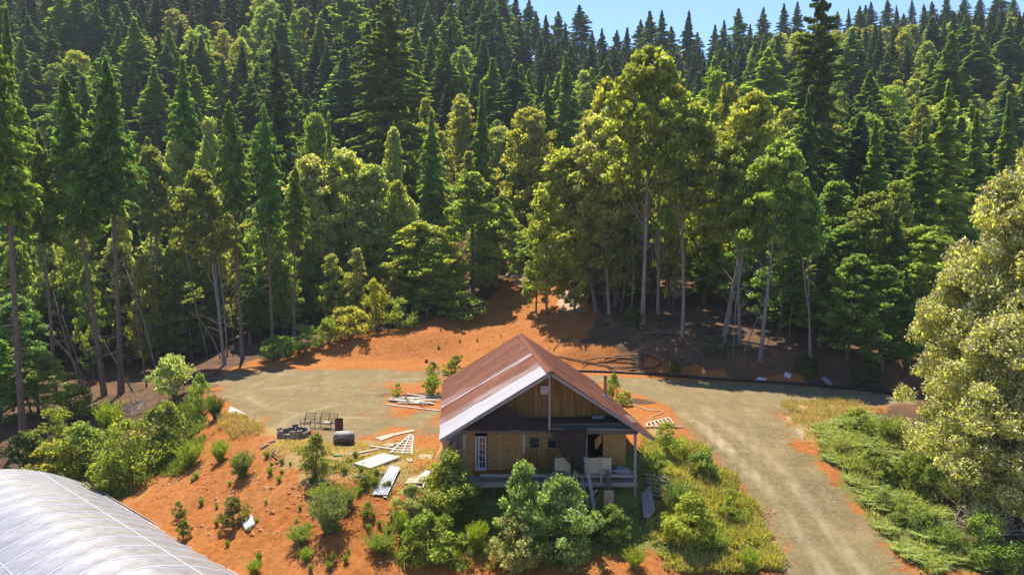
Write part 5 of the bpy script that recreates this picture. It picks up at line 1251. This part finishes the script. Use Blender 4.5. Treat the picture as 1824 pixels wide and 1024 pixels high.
blades('weeds', RG, 26000, .42, .07, (.25, .28, .06), 'green weeds covering the slope right of the cabin', 401, .8)
blades('dry_grass', RG, 14000, .5, .035, (.42, .33, .13), 'dry straw grass among the weeds right of the cabin', 402, .5)
blades('weeds', [(690, 905), (860, 890), (1150, 900), (1160, 985), (1000, 1010), (700, 1015)], 9000, .35, .06, (.18, .21, .05), 'green weeds under the bushes in front of the cabin', 403, .8)
blades('dry_grass', [(1400, 715), (1490, 712), (1580, 735), (1500, 790), (1445, 800), (1400, 745)], 9000, .38, .03, (.34, .27, .11), 'dry golden grass at the corner of the lane', 404)
blades('dry_grass', [(385, 745), (440, 745), (470, 775), (420, 785), (385, 770)], 4200, .42, .03, (.34, .25, .11), 'golden straw tuft beside the white board', 405)
blades('dry_grass', [(470, 770), (620, 790), (780, 800), (740, 880), (600, 850), (480, 800)], 16000, .16, .035, (.42, .33, .14), 'short dry grass around the fire ring and planks', 406, .9)
blades('weeds', [(520, 800), (640, 820), (700, 890), (640, 900), (560, 860)], 3500, .2, .05, (.15, .19, .05), 'short green weeds below the door slab', 407, .9)
blades('weeds', [(90, 830), (260, 780), (350, 700), (380, 730), (330, 840), (200, 890)], 12000, .5, .08, (.13, .17, .04), 'green undergrowth filling the left thicket', 408, .8)
blades('leaf_litter', [(1050, 560), (1150, 570), (1400, 640), (1600, 700), (1400, 676), (1150, 640)], 7000, .12, .09, (.30, .20, .12), 'dead leaves strewn over the shaded bank', 409, 3.0)
blades('leaf_litter', [(0, 640), (300, 620), (380, 650), (260, 720), (60, 780)], 6000, .12, .10, (.22, .16, .10), 'dead leaves strewn on the floor of the left woods', 410, 3.0)
def ferns(name, uv, n_, seed, color, size=.85):
    P = scatter(uv, n_, seed); rs = RS(seed); per = 9; nl = 7; az = rs.rand(n_, per) * 6.28; VV = []; FF = []; off = 0
    s_ = size * (.45 + .7 * rs.rand(n_, 1, 1) + .3 * rs.rand(n_, per, 1)); D = np.stack([np.cos(az), np.sin(az), az * 0], -1); S = np.stack([-D[..., 1], D[..., 0], az * 0], -1)
    Ps = []; As = []; Ls = []
    for k in range(nl):
        t = (k + 1) / (nl + 1); c = P[:, None, :] + D * s_ * t * .8 + np.array([0, 0, 1.]) * s_ * (1.15 * t - .85 * t * t)
        for sg in (-1, 1):
            ln = s_ * .36 * (1 - t * .8); a = unit((S * sg + D * .5 + np.array([0, 0, -.25])).reshape(-1, 3)).reshape(D.shape); Ps.append((c + a * ln * .5).reshape(-1, 3)); As.append(a.reshape(-1, 3)); Ls.append(ln.reshape(-1))
    Pm = np.concatenate(Ps); Am = np.concatenate(As); Lm = np.concatenate(Ls); N = unit(rs.randn(len(Pm), 3) * .3 + [0, 0, 1]); Bm = unit(np.cross(Am, N))
    Vv, Fq = diamonds(Pm, Am, Bm, Lm, Lm * .34); o = link(bpy.data.objects.new(name, npmesh(name, Vv, Fq, [M['weed']]))); o.color = (*color, 1)
    return tag(o, 'dense light green ferns on the bank right of the drive', 'ferns', kind='stuff')
blades('weeds', [(1455, 765), (1600, 745), (1650, 800), (1660, 900), (1790, 1022), (1650, 1022), (1590, 960), (1520, 885)], 14000, .6, .075, (.26, .30, .08), 'mixed green weeds between the ferns on the right bank', 421, 1.0)
blades('dry_grass', [(1455, 765), (1600, 745), (1650, 800), (1660, 900), (1790, 1022), (1650, 1022), (1570, 960), (1500, 885)], 5000, .55, .03, (.36, .28, .13), 'dry stalks poking through the ferns on the right bank', 422, .6)
ferns('ferns', [(1455, 765), (1520, 735), (1600, 752), (1650, 800), (1660, 900), (1720, 960), (1790, 1022), (1650, 1022), (1590, 960), (1520, 885), (1470, 810)], 900, 420, (.25, .30, .085), .75)
# dead twigs at the right edge
for nm, u, v, lb in (('brush_pile', 1745, 945, 'pile of bare grey twigs under the flowering trees'), ('brush_pile', 240, 735, 'pile of broken branches at the foot of the dark firs')):
    g = ground(u, v); rs = RS(u); mb = MB()
    for k in range(70):
        a = Vector((rs.randn() * .9, rs.randn() * .7, rs.rand() * .5)); d = Vector((rs.randn(), rs.randn() * .6, .2 + rs.rand() * .9)).normalized() * rs.uniform(.6, 2.2); mb.tube([a, a + d * .5 + Vector((0, 0, .08)), a + d], [.028, .018, .006], 4)
    tag(mb.build(nm, 'deadwood', None, origin=(0, 0, 0)), lb, 'brush').location = g
# scattered stones on bare dirt
rs = RS(12); mb = MB()
import itertools
P = np.concatenate([scatter([(260, 860), (480, 800), (700, 880), (700, 1015), (420, 1015)], 500, 13), scatter([(1380, 900), (1400, 1020), (1360, 1020), (1340, 930)], 120, 14), scatter([(560, 640), (860, 590), (960, 560), (960, 640), (700, 650)], 220, 15)])
for p in P:
    s_ = abs(rs.randn()) * .04 + .02; c = Vector(p)
    v = [c + Vector((s_ * a * rs.uniform(.7, 1.3), s_ * b * rs.uniform(.7, 1.3), s_ * z_ * .7)) for a, b, z_ in ((-1, -1, 0), (1, -1, 0), (1, 1, 0), (-1, 1, 0), (-.5, -.5, 1), (.5, -.6, .9), (.5, .5, 1), (-.5, .5, .9))]
    i = len(mb.v); mb.v += v; mb.f += [tuple(i + k for k in q) for q in ((4, 5, 6, 7), (0, 1, 5, 4), (1, 2, 6, 5), (2, 3, 7, 6), (3, 0, 4, 7))]
simple('clod', (0.272, 0.112, 0.040), (0.440, 0.224, 0.112), 3, .95)
tag(mb.build('stones', 'clod'), 'small stones and clods on the bare dirt', 'stones', kind='stuff')

# --- thin haze volume, added to lift the dark tones of the forest
m = bpy.data.materials.new('haze'); m.use_nodes = True; n = m.node_tree
n.nodes.remove(n.nodes['Principled BSDF']); vol = n.nodes.new('ShaderNodeVolumePrincipled')
vol.inputs['Color'].default_value = (.80, .90, 1, 1); vol.inputs['Density'].default_value = .00016; vol.inputs['Anisotropy'].default_value = .2
n.links.new(vol.outputs[0], n.nodes['Material Output'].inputs['Volume'])
hz = MB().box((0, 260, 60), (3200, 3600, 1)); hz = MB(); zlo = float(V[:, 2].min()) - 1; hz.box((0, 970, (zlo + 190) / 2), (3060, 2100, 190 - zlo))
M['haze'] = m; tag(hz.build('haze', 'haze'), 'thin haze added over the valley to lift the dark forest tones', 'haze', kind='stuff')
